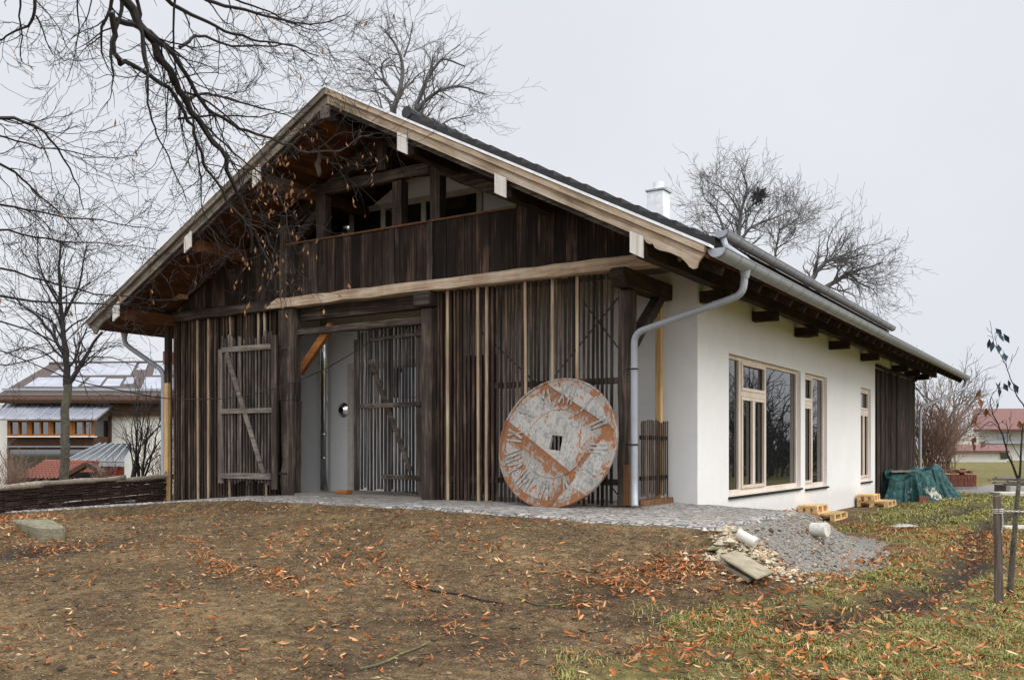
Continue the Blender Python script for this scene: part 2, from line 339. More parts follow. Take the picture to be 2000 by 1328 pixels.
def ground_base(x, y):
    x = np.asarray(x, float); y = np.asarray(y, float)
    t = np.clip(T0(x, y), -2.2, .1); far = np.clip((np.hypot(x-CAM[0], y-CAM[1])-150)/60, 0, 1); t = t*(1-far)-1.0*far
    d = pdist(x, y, PLAT)
    pl = pave_z(x)-.035-np.clip(d, 0, 9)*.72
    k = .06
    hmx = np.maximum(t, pl)
    return np.where(d < 0, pave_z(x)-.035, hmx)
def Gd(px, py, d0=2.0, d1=160.0):
    """where the sight line through a photo pixel meets the ground"""
    ds = np.geomspace(d0, d1, 500); p = CAM+ds[:, None]*ray(px); z = ZO+(HZ-py)*ds/F
    g = ground_base(p[:, 0], p[:, 1]); k = np.argmax(z <= g)
    if not (z <= g).any(): k = len(ds)-1
    return np.array([p[k, 0], p[k, 1], g[k]])
RUTS = [np.array([Gd(*q)[:2] for q in ln]) for ln in (
    [(1560, 1225), (1700, 1190), (1780, 1173), (1861, 1138), (1912, 1085), (1900, 1060), (1925, 1025), (1990, 1000)],
    [(1740, 1034), (1784, 1022), (1850, 1008), (1920, 985)],
    [(700, 1215), (1000, 1190), (1200, 1165), (1400, 1160), (1560, 1130)],
    [(600, 1320), (900, 1265), (1150, 1235), (1330, 1200), (1500, 1165)])]
GR = np.array([Gd(*q)[:2] for q in [(1180, 1326), (1270, 1255), (1330, 1215), (1450, 1175), (1560, 1140), (1690, 1105), (1730, 1075), (1690, 1050), (1640, 1035), (1655, 1020), (1740, 992), (1880, 965), (1990, 952)]]
              + [(60, 60), (70, -8), (10, -16), (7.2, -9.5)])
GV = np.array([Gd(*q)[:2] for q in [(1418, 1037), (1490, 1016), (1562, 1001), (1580, 1012), (1640, 1040), (1735, 1062), (1700, 1118), (1560, 1112), (1500, 1075), (1440, 1048)]])
GV_old = np.array([Gd(*q)[:2] for q in [(1430, 1040), (1500, 1075), (1560, 1112), (1700, 1118), (1735, 1068), (1650, 1045), (1580, 1020)]])
GV2 = np.array([Gd(*q)[:2] for q in [(1830, 958), (1920, 949), (2040, 950), (2040, 962), (1900, 966)]])
MUD = Gd(50, 1078)[:2]; LEAFBANK = Gd(40, 1040)[:2]
def ground_z(x, y):
    x = np.asarray(x, float); y = np.asarray(y, float); z = ground_base(x, y)
    inside = pdist(x, y, PLAT) < .02
    rough = vnoise(x, y, 1.1, 1)*.055+vnoise(x, y, .35, 2)*.04+vnoise(x, y, .15, 3)*.026
    rough = rough*np.where(pdist(x, y, GR) < 0, .8, 1)
    for i, r in enumerate(RUTS[:2]): rough = rough-.09*np.exp(-(lined(x, y, r)/.22)**2)
    for i, r in enumerate(RUTS[2:]): rough = rough-.025*np.exp(-(lined(x, y, r)/.2)**2)
    dm = np.hypot(x-LEAFBANK[0], y-LEAFBANK[1]); rough = rough+.22*np.exp(-(dm/1.1)**2)
    rough = rough-.06*np.exp(-(np.hypot(x-MUD[0], y-MUD[1])/.6)**2)
    return z+np.where(inside, 0, rough)
def axis_pts(lo, hi, step, far_lo, far_hi):
    a = list(np.arange(lo, hi+1e-6, step)); st = step; x = hi
    while x < far_hi: st *= 1.22; x += st; a.append(x)
    st = step; x = lo; pre = []
    while x > far_lo: st *= 1.22; x -= st; pre.append(x)
    return np.array(pre[::-1]+a)
gx = axis_pts(-16, 11, .09, -900, 900); gy = axis_pts(-11, 4, .09, -300, 1500)
GX, GY = np.meshgrid(gx, gy); GZ = ground_z(GX, GY)
nx, ny = len(gx), len(gy); idx = np.arange(nx*ny).reshape(ny, nx)
me = bpy.data.meshes.new('ground'); me.from_pydata(np.stack([GX, GY, GZ], -1).reshape(-1, 3).tolist(), [],
    np.stack([idx[:-1, :-1], idx[:-1, 1:], idx[1:, 1:], idx[1:, :-1]], -1).reshape(-1, 4).tolist())
me.polygons.foreach_set('use_smooth', [True]*len(me.polygons))
def zones(x, y):
    nz = vnoise(x, y, .9, 21)*.9+vnoise(x, y, .25, 22)*.5
    g = np.clip(.5-(pdist(x, y, GR)+nz)/.5, 0, 1)
    patch = np.clip((vnoise(x, y, 1.3, 23)+vnoise(x, y, .4, 24)*.6+.28)*3, 0, 1); g = g*(.4+.6*patch)
    dd = np.hypot(x-CAM[0], y-CAM[1])
    g = np.where(dd > 34, 1, g)
    v = np.maximum(np.clip(.5-(pdist(x, y, GV)+nz*.4)/.3, 0, 1), np.clip(.5-(pdist(x, y, GV2)+nz*.3)/.4, 0, 1))
    mud = np.zeros_like(x)
    for r in RUTS[:2]: mud = np.maximum(mud, np.exp(-((lined(x, y, r)+nz*.12)/.34)**2))
    for r in RUTS[2:]: mud = np.maximum(mud, .45*np.exp(-((lined(x, y, r)+nz*.1)/.22)**2))
    mud = np.maximum(mud, np.exp(-((np.hypot(x-MUD[0], y-MUD[1])+nz*.3)/.65)**2))
    return g*(1-v), v, np.clip(mud, 0, 1)
zg, zv, zm = zones(GX, GY)
ca = me.color_attributes.new('zone', 'FLOAT_COLOR', 'POINT')
ca.data.foreach_set('color', np.stack([zg, zv, zm, np.ones_like(zg)], -1).astype(np.float32).ravel())
s = NT('soil and worn grass'); v = s.coords()
at = s.n('Attribute', attribute_name='zone'); sx = s.n('SeparateColor'); s.l(at.outputs['Color'], sx.inputs[0])
n1 = s.noise(v, .9, 5, .6); n2 = s.noise(v, 9, 6, .7); n3 = s.noise(v, 55, 4, .7)
mm = s.math('ADD', s.math('MULTIPLY', n2, .4), s.math('ADD', s.math('MULTIPLY', n1, .25), s.math('MULTIPLY', n3, .35)))
soil = s.ramp(mm, [(.37, srgb(42, 34, 24)), (.5, srgb(90, 73, 51)), (.63, srgb(150, 126, 91))])
vo = s.n('TexVoronoi'); vo.inputs['Scale'].default_value = 42; s.l(v, vo.inputs['Vector'])
cell = s.n('SeparateColor'); s.l(vo.outputs['Color'], cell.inputs[0])
speck = s.math('MULTIPLY', s.math('GREATER_THAN', cell.outputs[0], .80), s.math('LESS_THAN', vo.outputs['Distance'], .32))
soil = s.mix(s.math('MULTIPLY', speck, .75), soil, srgb(150, 130, 92))
vo2 = s.n('TexVoronoi'); vo2.inputs['Scale'].default_value = 20; s.l(v, vo2.inputs['Vector'])
cell2 = s.n('SeparateColor'); s.l(vo2.outputs['Color'], cell2.inputs[0])
soil = s.mix(s.math('MULTIPLY', s.math('MULTIPLY', s.math('GREATER_THAN', cell2.outputs[1], .88), s.math('LESS_THAN', vo2.outputs['Distance'], .3)), .6), soil, srgb(150, 92, 50))
grs = s.ramp(mm, [(.36, srgb(58, 52, 32)), (.5, srgb(102, 95, 55)), (.64, srgb(148, 134, 86))])
grv = s.ramp(s.noise(v, 70, 3, .7), [(.32, srgb(82, 78, 73)), (.5, srgb(128, 124, 118)), (.68, srgb(172, 167, 160))])
c = s.mix(s.bw(s.math('ADD', sx.outputs[0], s.math('MULTIPLY', s.math('SUBTRACT', n2, .5), .9)), .3, .6), soil, grs)
c = s.mix(s.bw(s.math('ADD', sx.outputs[1], s.math('MULTIPLY', s.math('SUBTRACT', n2, .5), .6)), .35, .6), c, grv)
c = s.mix(s.math('MULTIPLY', sx.outputs[2], .92), c, s.ramp(n2, [(.3, srgb(28, 22, 19)), (.7, srgb(60, 49, 41))]))
hb = s.math('ADD', s.math('MULTIPLY', n2, 1.0), s.math('ADD', s.math('MULTIPLY', n3, .8), s.math('MULTIPLY', s.math('SUBTRACT', .5, vo.outputs['Distance']), .5)))
s.bump(hb, .8, .03); M['ground'] = s.done(c, .95, 0, .2)
me.materials.append(M['ground']); go = bpy.data.objects.new('ground', me); COL.objects.link(go); go['kind'] = 'structure'

# cobbled forecourt: a sheet lying on the ground's plateau
s = NT('grey cobbles'); v = s.coords()
vo = s.n('TexVoronoi'); vo.inputs['Scale'].default_value = 9; vo.inputs['Randomness'].default_value = .55; s.l(v, vo.inputs['Vector'])
vd = s.n('TexVoronoi', feature='DISTANCE_TO_EDGE'); vd.inputs['Scale'].default_value = 9; vd.inputs['Randomness'].default_value = .55; s.l(v, vd.inputs['Vector'])
cc = s.n('SeparateColor'); s.l(vo.outputs['Color'], cc.inputs[0])
c = s.ramp(cc.outputs[0], [(0, srgb(126, 122, 120)), (.5, srgb(152, 149, 147)), (1, srgb(186, 180, 172))])
c = s.mix(s.bw(s.noise(v, .8, 5, .65), .45, .7), c, s.ramp(s.noise(v, 25, 4), [(.3, srgb(124, 114, 98)), (.7, srgb(176, 166, 148))]))
c = s.mix(s.bw(vd.outputs['Distance'], .02, .09), srgb(82, 76, 68), c)
s.bump(s.math('ADD', s.bw(vd.outputs['Distance'], 0, .16), s.math('MULTIPLY', s.noise(v, 40, 4), .4)), 1, .02); M['cobble'] = s.done(c, .85)
xs = np.arange(-24, 2.75, .07); ys = np.arange(-7, 1.75, .07)
bm = MB(); PX, PY = np.meshgrid(xs, ys); Dp = pdist(PX, PY, PLAT)
wob = vnoise(PX, PY, .5, 31)*.14+vnoise(PX, PY, .15, 34)*.08; keep = (Dp+wob) < .03
PZ = pave_z(PX)+vnoise(PX, PY, 1.5, 32)*.02+vnoise(PX, PY, .3, 33)*.012-np.clip(Dp+wob+.16, 0, 1)*.6
ii = np.arange(PX.size).reshape(PX.shape); kf = keep[:-1, :-1] & keep[1:, :-1] & keep[:-1, 1:] & keep[1:, 1:]
fq = np.stack([ii[:-1, :-1], ii[:-1, 1:], ii[1:, 1:], ii[1:, :-1]], -1)[kf]
bm.add(np.stack([PX, PY, PZ], -1).reshape(-1, 3), fq.tolist())
pv = bm.build('paved_path', M['cobble'], smooth=True); pv['kind'] = 'structure'

# ------------------------------------------------------------------ the barn
RX, RZ, SL = -5.08, 7.09, .513
def rz(x, off=0): return RZ-SL*abs(x-RX)+off
barn = thing('barn', 'long alpine barn with slatted timber gable, bargeboards and white plaster side wall', 'barn', (0, 0, 0))
WX, WY = .476, 1.58
def part(mb, name, mat, parent=None, **k): return mb.build(name, M[mat] if isinstance(mat, str) else mat, parent or barn, **k)
# side wall of plaster with its window openings
OP = [(3.115, 7.82, .04, 2.64), (8.19, 10.15, 0, 2.64), (13.87, 15.2, -.02, 2.62)]
DEP = .085
bm = MB(); ycuts = sorted({WY, 15.76} | {q for o in OP for q in o[:2]}); zb, zt = -1.0, 3.93
for a, b in zip(ycuts[:-1], ycuts[1:]):
    o = [q for q in OP if q[0] <= a+.001 and q[1] >= b-.001]
    for z0, z1 in ([(zb, o[0][2]), (o[0][3], zt)] if o else [(zb, zt)]):
        bm.add([(WX, a, z0), (WX, b, z0), (WX, b, z1), (WX, a, z1)], [(0, 1, 2, 3)])
for y0, y1, z0, z1 in OP:
    x = WX-DEP-.1
    bm.add([(WX, y0, z0), (WX, y1, z0), (WX, y1, z1), (WX, y0, z1), (x, y0, z0), (x, y1, z0), (x, y1, z1), (x, y0, z1)],
           [(0, 4, 5, 1), (1, 5, 6, 2), (2, 6, 7, 3), (3, 7, 4, 0)])
bm.add([(WX, 15.76, zb), (.2, 15.76, zb), (.2, 15.76, zt), (WX, 15.76, zt)], [(0, 1, 2, 3)])
# recessed front wall, up into the gable
poly = [(WX-.003, zb), (WX-.003, 3.93)]+[(x, rz(x, -.33)) for x in (-.5, RX, -7.9)]+[(-7.9, 4.06), (-9.3, 4.06), (-9.3, zb)]
bm.prism(poly, 'y', WY, WY+.2)
part(bm, 'plaster_wall', 'plaster')
part(MB().prism([(-9.3, -.5), (-9.3, 4.05), (-7.92, 4.07), (-7.92, rz(-7.92, -.34)), (-10.2, rz(-10.2, -.34)), (-10.2, -.5)], 'y', WY+.02, WY+.1), 'inner_boarding', 'dark_plank')
part(MB().box(-11, .2, 4.4, 4.5, -.5, 3.9).box(-11, .2, 1.9, 24, 3.95, 4.0), 'inner_wall', 'gap')
def side_window(y0, y1, z0, z1, mulls, door, label=None):
    """window set back in the plaster: outer frame, mullions, a door unit with transom light"""
    xa, xb = WX-DEP-.07, WX-DEP+.005
    f = MB(); fr = .075
    f.box(xa, xb, y0+.004, y1-.004, z0+.004, z0+fr+.03).box(xa, xb, y0+.004, y1-.004, z1-fr, z1-.004)
    f.box(xa, xb, y0+.004, y0+fr, z0+fr+.03, z1-fr).box(xa, xb, y1-fr, y1-.004, z0+fr+.03, z1-fr)
    for a, b in mulls: f.box(xa, xb+.004, a, b, z0+fr+.03, z1-fr)
    w_ = part(f, 'window', 'frame', bevel=.006)
    xp = xa+.035
    p = MB().add([(xp, y0+.02, z0+.02), (xp, y1-.02, z0+.02), (xp, y1-.02, z1-.02), (xp, y0+.02, z1-.02)], [(0, 1, 2, 3)])
    part(p, 'pane', 'glass', w_)
    for a, b, zt_, leaves in door:
        d = MB(); x0, x1 = xb-.03, xb+.018
        d.box(x0, x1, a, b, zt_-.02, zt_+.085)
        def rect(ya, yb, za, zc, t=.065):
            d.box(x0, x1+.01, ya, yb, za, za+t).box(x0, x1+.01, ya, yb, zc-t, zc).box(x0, x1+.01, ya, ya+t, za+t, zc-t).box(x0, x1+.01, yb-t, yb, za+t, zc-t)
        rect(a+.006, b-.006, zt_+.088, z1-fr-.004)
        wd = (b-a-.012)/leaves
        for i in range(leaves): rect(a+.006+wd*i+.003, a+.006+wd*(i+1)-.003, z0+fr+.034, zt_-.024)
        part(d, 'casement', 'frame', w_, bevel=.006)
    part(MB().box(WX-.12, WX+.05, y0-.03, y1+.02, z0-.045, z0-.004), 'sill', 'iron', w_)
    return w_
side_window(*OP[0], [(3.88, 4.0), (5.44, 5.56)], [(4.0, 5.44, 1.92, 2)])
side_window(*OP[1], [(9.0, 9.12)], [(8.27, 9.0, 1.92, 1)])
side_window(*OP[2], [], [(13.95, 15.12, 1.92, 2)])
# far timber wall: upright boards with pale battens
bm = MB(); y = 15.78; rr = np.random.default_rng(3)
while y < 22.66:
    wd = rr.uniform(.17, .26); bm.box(.40, .455+rr.uniform(0, .02), y, min(y+wd, 22.68)-.008, -.8, 3.3); y += wd
part(bm, 'timber_wall', 'dark_plank')
bm = MB()
for y in (15.95, 16.6, 17.35, 18.2, 18.35, 19.2): bm.box(.476, .50, y, y+.06, -.7, 3.28)
part(bm, 'batten', 'timber_z')
part(MB().box(.2, .47, 15.78, 22.68, 3.302, 3.93), 'eave_panel', 'plaster'); part(MB().box(-11, .4, 22.6, 22.68, -.8, 3.9), 'end_wall', 'dark_plank')
part(rough_beam((.40, 15.8, 3.36), (.40, 22.68, 3.36), .24, .11), 'plate', 'timber_y')
# roofs
def band(t0, t1, xl, xr): return [(xl, rz(xl, t1)), (RX, RZ+t1), (xr, rz(xr, t1)), (xr, rz(xr, t0)), (RX, RZ+t0), (xl, rz(xl, t0))]
roof = part(MB().prism(band(-.09, 0, -11.96, 1.80), 'y', -1.345, 25.2), 'roof', 'timber_y')
bm = MB(); y = -1.34
xs_ = np.linspace(RX, 1.78, 36)
for sgn in (-1, 1):
    for a, b in zip(xs_[:-1], xs_[1:]):
        a2, b2 = RX+sgn*(a-RX), RX+sgn*(b-.006-RX)
        for ya, yb in ((-1.34, 4.5), (4.503, 11.1), (11.103, 25.19)):
            bm.hexa([(a2, ya, rz(a2, -.13)), (b2, ya, rz(b2, -.13)), (b2, yb, rz(b2, -.13)), (a2, yb, rz(a2, -.13)),
                     (a2, ya, rz(a2, -.092)), (b2, ya, rz(b2, -.092)), (b2, yb, rz(b2, -.092)), (a2, yb, rz(a2, -.092))])
part(bm, 'soffit', 'soffit', roof)
part(MB().tube([(1.19, .82, 4.20), (1.25, .80, 4.05), (1.62, .6, 3.78), (1.8, .55, 3.6)], .05, 10), 'overflow_pipe', 'zinc')
part(MB().tube([(RX, -1.40, RZ+.03), (RX, .78, RZ+.03)], .06, 8).box(RX-.09, RX+.09, -1.46, -1.2, RZ+.02, RZ+.075), 'ridge_cap', 'zinc', roof)
def bargeboard(sgn):
    X = lambda o: RX+sgn*o
    e = 6.82
    up = [(X(0), RZ+.02), (X(e+.02), rz(X(e+.02), .02)), (X(e), rz(X(e), -.085)), (X(0), RZ-.085)]
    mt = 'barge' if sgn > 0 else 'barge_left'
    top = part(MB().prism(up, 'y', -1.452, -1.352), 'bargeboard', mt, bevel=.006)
    low = [(X(0), RZ-.088)]+[(X(e-.01), rz(X(e-.01), -.088)), (X(e-.1), rz(X(e-.1), -.25))]
    for o, dz in ((e-.12, -.33), (e-.17, -.365), (e-.22, -.36), (e-.26, -.32), (e-.34, -.28), (e-.5, -.275), (e-.66, -.305), (e-.72, -.30), (e-.76, -.25), (e-.80, -.28), (e-.84, -.28), (e-.9, -.235)):
        low.append((X(o), rz(X(o), dz)))
    low.append((X(0), RZ-.235))
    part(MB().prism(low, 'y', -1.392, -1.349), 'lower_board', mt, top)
    part(MB().prism([(X(0), RZ-.24), (X(e-1.0), rz(X(e-1.0), -.24)), (X(e-1.0), rz(X(e-1.0), -.31)), (X(0), RZ-.31)], 'y', -1.33, -1.28), 'trim', 'timber_x', top)
    part(MB().prism([(X(0), RZ+.062), (X(e+.09), rz(X(e+.09), .062)), (X(e+.09), rz(X(e+.09), .022)), (X(0), RZ+.022)], 'y', -1.475, -1.30), 'flashing', 'metal_white', top)
bargeboard(1); bargeboard(-1)
# upper tiled roof: overlapping courses, stepped at the verge
def courses(sgn):
    pts = []; e = 6.16; n = 19
    X = lambda o: RX+sgn*o
    for k in range(n):
        a, b = e*k/n, e*(k+1)/n
        pts += [(X(a), rz(X(a), .215)), (X(b), rz(X(b), .30))]
    return pts+[(X(e), rz(X(e), .15)), (X(0), RZ+.15)]
tl = MB(); tl.prism(courses(1), 'y', .78, 14.6); tl.prism(courses(-1), 'y', .78, 14.6)
tr = part(tl, 'tile_roof', 'tile')
rc = MB()
for i in range(36): rc.tube([(RX, .76+i*.38, RZ+.27), (RX, .76+i*.38+.41, RZ+.25)], [.12, .105], 10)
part(rc, 'ridge_tiles', 'tile', tr)
part(MB().prism(band(.02, .148, RX-6.1, RX+6.1), 'y', .80, 14.58), 'verge_board', 'barge', tr)
# chimney
ch = part(MB().box(-1.78, -1.42, 4.55, 4.91, 4.5, 6.22), 'chimney', 'metal_white', bevel=.01)
part(MB().box(-1.81, -1.39, 4.52, 4.94, 6.222, 6.255), 'cap', 'zinc', ch); part(MB().tube([(-1.6, 4.73, 6.257), (-1.6, 4.73, 6.42)], .12, 14), 'chimney_pot', 'metal_white', ch)
# gutters and downspouts
def gutter(x, z, y0, y1, r=.1):
    g = MB(); sm = MB(); k = 13; th = np.linspace(0, math.pi, k); n = 2
    for rr_, flip in ((r, 0), (r-.008, 1)):
        V = [(x+rr_*math.cos(t), yy, z-rr_*math.sin(t)) for yy in (y0, y1) for t in th]
        g.add(V, [(i, i+1, k+i+1, k+i) for i in range(k-1)])
    for xx in (x-r, x+r): g.tube([(xx, y0, z), (xx, y1, z)], .011, 6)
    g.add([(x+r*math.cos(t), y0+.002, z-r*math.sin(t)) for t in th], [tuple(range(k))])
    y = y0+.05
    while y < y1:
        V = [(x+(r+.006)*math.cos(t), yy, z-(r+.006)*math.sin(t)) for yy in (y, y+.016) for t in th]
        sm.add(V, [(i, i+1, k+i+1, k+i) for i in range(k-1)]); y += .62
    nf = len(g.f)
    if sm.n: g.add(np.concatenate(sm.v), sm.f)
    o = part(g, 'gutter', 'zinc'); o.data.materials.append(M['seam'])
    for p_ in o.data.polygons[nf:]: p_.material_index = 1
    return o
gutter(1.88, 3.565, -1.36, 25.1, .122); gutter(1.19, 4.29, .72, 14.45, .105); gutter(-12.03, 3.57, -1.36, 25.1)
part(MB().box(1.02, 1.07, .8, 14.5, 3.94, 4.22), 'fascia', 'dark_red')
for i_, (ya, yb) in enumerate(((-1.3, 25.1),)):
    part(MB().prism([(1.2, rz(1.2, .004)), (1.8, rz(1.8, .004)), (1.83, rz(1.83, .045)), (1.2, rz(1.2, .05))], 'y', ya, yb), 'eave_tiles', 'brown_tile')
def smooth_path(pts, n=6):
    pts = [np.asarray(p, float) for p in pts]; o = [pts[0]]
    for i in range(1, len(pts)-1):
        a, b, c = pts[i-1], pts[i], pts[i+1]; r = .16
        p0 = b+(a-b)/np.linalg.norm(a-b)*min(r, np.linalg.norm(a-b)*.45); p1 = b+(c-b)/np.linalg.norm(c-b)*min(r, np.linalg.norm(c-b)*.45)
        for t in np.linspace(0, 1, n): o.append(p0*(1-t)**2+2*b*t*(1-t)+p1*t*t)
    return o+[pts[-1]]
def downspout(pts, joints=()):
    d = MB().tube(smooth_path(pts), .053, 14); a = np.array(pts[0], float)
    d.tube([a+(0, 0, .10), a+(0, 0, .02), a-(0, 0, .10)], [.085, .082, .056], 14)
    for p, q in joints: d.tube([p, q], .058, 14)
    return part(d, 'downspout', 'zinc', smooth=False)
ds = downspout([(1.87, -.15, 3.45), (1.84, -.15, 3.12), (.13, -.15, 2.68), (.13, -.15, .32), (.20, -.28, .03)],
    [((.13, -.15, 2.1), (.13, -.15, 2.16)), ((.13, -.15, .95), (.13, -.15, .98)), ((.85, -.15, 2.866), (.89, -.15, 2.876)), ((1.4, -.15, 3.006), (1.44, -.15, 3.016))])
for z in (2.13, .97): part(MB().tube([(.13, -.15, z-.012), (.13, -.15, z+.012)], .062, 14).box(-.02, .1, -.16, -.14, z-.012, z+.012), 'clamp', 'iron', ds)
def onXp(px, X):
    r = ray(px); return CAM[1]+(X-CAM[0])/r[0]*r[1]
yl = float(onXp(243, -12.03))
downspout([(-12.03, yl, 3.45), (-12.03, yl, 3.22), (-11.3, -.02, 2.62), (-11.3, -.02, -.3)])
downspout([(1.87, 24.9, 3.45), (1.85, 24.8, 3.15), (.62, 22.76, 2.35), (.62, 22.76, -.75)])
# purlins with white end boards, rafters, eave beams
for o in (0, 1.7, -1.7, 3.6, -3.6, 5.85, -5.85):
    x = RX+o; zt_ = rz(x, -.215)-.1*SL
    p = part(rough_beam((x, -1.27, zt_-.13), (x, WY-.01 if abs(o) < 5 else 25, zt_-.13), .17, .22), 'purlin', 'timber_y' if o > -1 else 'soffit')
    if o == 0:
        part(MB().box(x-.10, x+.10, -1.46, -1.425, zt_-.24, RZ-.30), 'end_board', 'grey_z', p); continue
    sl = -SL if o > 0 else SL; a, b = x-.1, x+.1
    part(MB().prism([(a, rz(a, -.21)), (b, rz(b, -.21)), (b, rz(b, -.21)-.30), (a, rz(a, -.21)-.30)], 'y', -1.455, -1.425), 'end_board', 'grey_end' if 'grey_end' in M else 'pale_end' if 'pale_end' in M else 'log', p)
for y in (1.75, 4.5, 7.4, 10.4, 13.9, 18.35, 20.6, 22.5): part(rough_beam((.48, y, 3.45), (.95, y, 3.45), .2, .2), 'beam_end', 'timber_y')
for y in np.arange(-.6, 25, .85): part(MB().beam((.5, y, rz(.5, -.21)), (1.70, y, rz(1.70, -.21)), .1, .14), 'rafter', 'timber_y')
# front: beams, posts, lintel, sill
part(rough_beam((-7.62, -.06, 3.785), (.86, -.06, 3.785), .24, .19, 4), 'beam', 'pale_beam', bevel=.012)
part(MB().prism([(-7.93, 3.70), (-7.62, 3.69), (-7.62, 3.88), (-7.75, 3.82)], 'y', -.17, .05), 'beam_nose', 'pale_beam')
part(rough_beam((-11.5, -.03, 3.765), (-7.66, -.03, 3.765), .2, .19, 5), 'beam', 'timber_x', bevel=.012)
part(rough_beam((-7.45, 0.02, 1.85), (-7.45, .02, 3.68), .42, .24, 6), 'post', 'timber_z', bevel=.015)
part(rough_beam((-7.40, 0.02, -.1), (-7.40, .02, 1.85), .33, .25, 7, amt=.02), 'post', 'timber_z', bevel=.015)
part(rough_beam((-3.92, 0, -.06), (-3.92, 0, 3.40), .235, .24, 8), 'post', 'timber_z', bevel=.015)
part(MB().box(-4.16, -3.78, -.21, .12, 3.42, 3.685), 'post_head', 'timber_x', bevel=.03)
part(rough_beam((-.105, .08, .0), (-.105, .08, 3.39), .21, .26, 9, amt=.016), 'post', 'timber_z', bevel=.02)
part(MB().box(-.10, .012, -.065, .15, .02, .66), 'patch', 'brown_wood', bevel=.008)
part(MB().prism([(-.32, 3.66), (-.32, 3.55), (-.2, 3.41), (1.575, 3.41), (1.575, 3.68), (-.25, 3.70)], 'x', -.22, .04), 'bracket_beam', 'timber_y', bevel=.02)
part(rough_beam((-.05, 1.2, 3.42), (-.05, .12, 2.55), .16, .17, 10, up=(1, 0, 0)), 'brace', 'timber_z')
part(rough_beam((-7.25, .09, 3.215), (-4.03, .09, 3.215), .12, .13, 11), 'lintel', 'timber_x', bevel=.008)
part(MB().beam((-7.32, .16, 2.42), (-6.45, .16, 3.30), .1, .15), 'brace', 'orange_wood')
part(rough_beam((-3.80, .05, -.05), (.10, .05, -.05), .25, .11, 12), 'sill_beam', 'timber_x', bevel=.01)
part(rough_beam((.0, .18, .03), (.0, 1.5, .03), .16, .13, 13), 'sill_beam', 'brown_wood')
part(MB().box(-7.2, -4.05, -.1, 1.57, -.08, .035), 'porch_floor', 'porch')
part(MB().box(-.12, -.02, 1.2, 1.3, .02, 3.40), 'post', 'new_pine', bevel=.004)
part(MB().box(-11.23, -11.10, -.06, .06, -.4, 2.35), 'post', 'new_pine', bevel=.004); part(MB().box(-11.23, -11.10, -.05, .06, 2.355, 3.66), 'post', 'timber_z')
part(MB().box(-11.2, .2, .08, WY-.004, 3.90, 4.02), 'balcony_floor', 'porch')
part(MB().box(-7.25, -4.05, .12, .3, 3.45, 3.68), 'inner_lintel', 'timber_x')
# gable boarding of upright planks, open above the balcony rail
bm = MB(); x = -11.42; rr = np.random.default_rng(5)
while x < .62:
    wd = rr.uniform(.15, .24); b = min(x+wd, .62)
    for cut in (-7.43, -2.08):
        if x < cut-.03 < b: b = cut
    inside = -7.44 < (x+b)/2 < -2.07
    y0 = -.035-rr.uniform(0, .012)
    za, zc = (4.925, 4.925) if inside else (rz(x, -.24), rz(b-.007, -.24))
    if min(za, zc) > 3.9: bm.hexa([(x, y0, 3.885), (b-.007, y0, 3.885), (b-.007, .0, 3.885), (x, .0, 3.885), (x, y0, za), (b-.007, y0, zc), (b-.007, .0, zc), (x, .0, za)])
    x = b
part(bm, 'gable_boarding', 'dark_plank')
part(MB().box(-7.46, -2.06, -.075, .05, 4.928, 4.965), 'handrail', 'brown_wood', bevel=.005)
for a, b, top, y0 in ((-7.66, -7.45, 5.55, -.07), (-6.74, -6.5, 5.82, .0), (-4.81, -4.59, 5.81, .0), (-3.95, -3.72, 6.22, .0)):
    part(rough_beam(((a+b)/2, y0+.11, 3.9), ((a+b)/2, y0+.11, top), b-a, .2, int(-a*7)), 'post', 'timber_z', bevel=.012)
for a, b in ((-6.74, -6.61), (-4.81, -4.70), (-3.95, -3.82)): part(rough_beam(((a+b)/2, -.055, 3.89), ((a+b)/2, -.055, 4.92), b-a, .04, int(-a*9), amt=.006), 'cover_strip', 'timber_z')
part(rough_beam((-8.2, .1, 5.93), (-3.96, .1, 5.93), .18, .2, 14), 'collar_beam', 'timber_x', bevel=.012)
part(rough_beam((-3.70, .1, 5.86), (-2.0, .1, 5.06), .17, .19, 15), 'brace', 'timber_x', bevel=.01)
part(rough_beam((-7.42, .15, 5.0), (-6.62, .15, 5.62), .14, .17, 16), 'brace', 'timber_x')
part(rough_beam((-5.08, .12, 6.06), (-5.08, .12, 6.7), .2, .2, 17), 'king_post', 'timber_z')
for sg in (-1, 1): part(rough_beam((RX, .12, RZ-.42), (RX+sg*4.0, .12, RZ-.42-4.0*SL), .16, .2, 18), 'rafter', 'timber_x')
# slat screens
def slats(x0, x1, y, z0, z1, pitch, wd, seed, th=.024, tilt=.012, line=None):
    g = MB(); r_ = np.random.default_rng(seed); n = int((x1-x0)/pitch)
    for i in range(n):
        c = x0+(i+.5)*pitch+r_.normal()*.006; w_ = wd*r_.uniform(.75, 1.2); t = r_.normal()*tilt
        yy = y+r_.normal()*.004; za = (z0(c) if callable(z0) else z0)+r_.normal()*.02; zb_ = z1+r_.normal()*.008
        P = [(c-w_/2, yy), (c+w_/2, yy), (c+w_/2, yy+th), (c-w_/2, yy+th)]
        m = (za+zb_)/2; j = r_.normal()*.006
        g.add([(p[0], p[1], za) for p in P]+[(p[0]+j+t/2, p[1], m) for p in P]+[(p[0]+t, p[1], zb_) for p in P],
              [(3, 2, 1, 0), (8, 9, 10, 11)]+[(a, (a+1) % 4, 4+(a+1) % 4, 4+a) for a in range(4)]+[(4+a, 4+(a+1) % 4, 8+(a+1) % 4, 8+a) for a in range(4)])
    return g
scr = part(slats(-3.78, -.22, .0, .005, 3.685, .083, .041, 41, th=.018), 'slat_screen', 'slat')
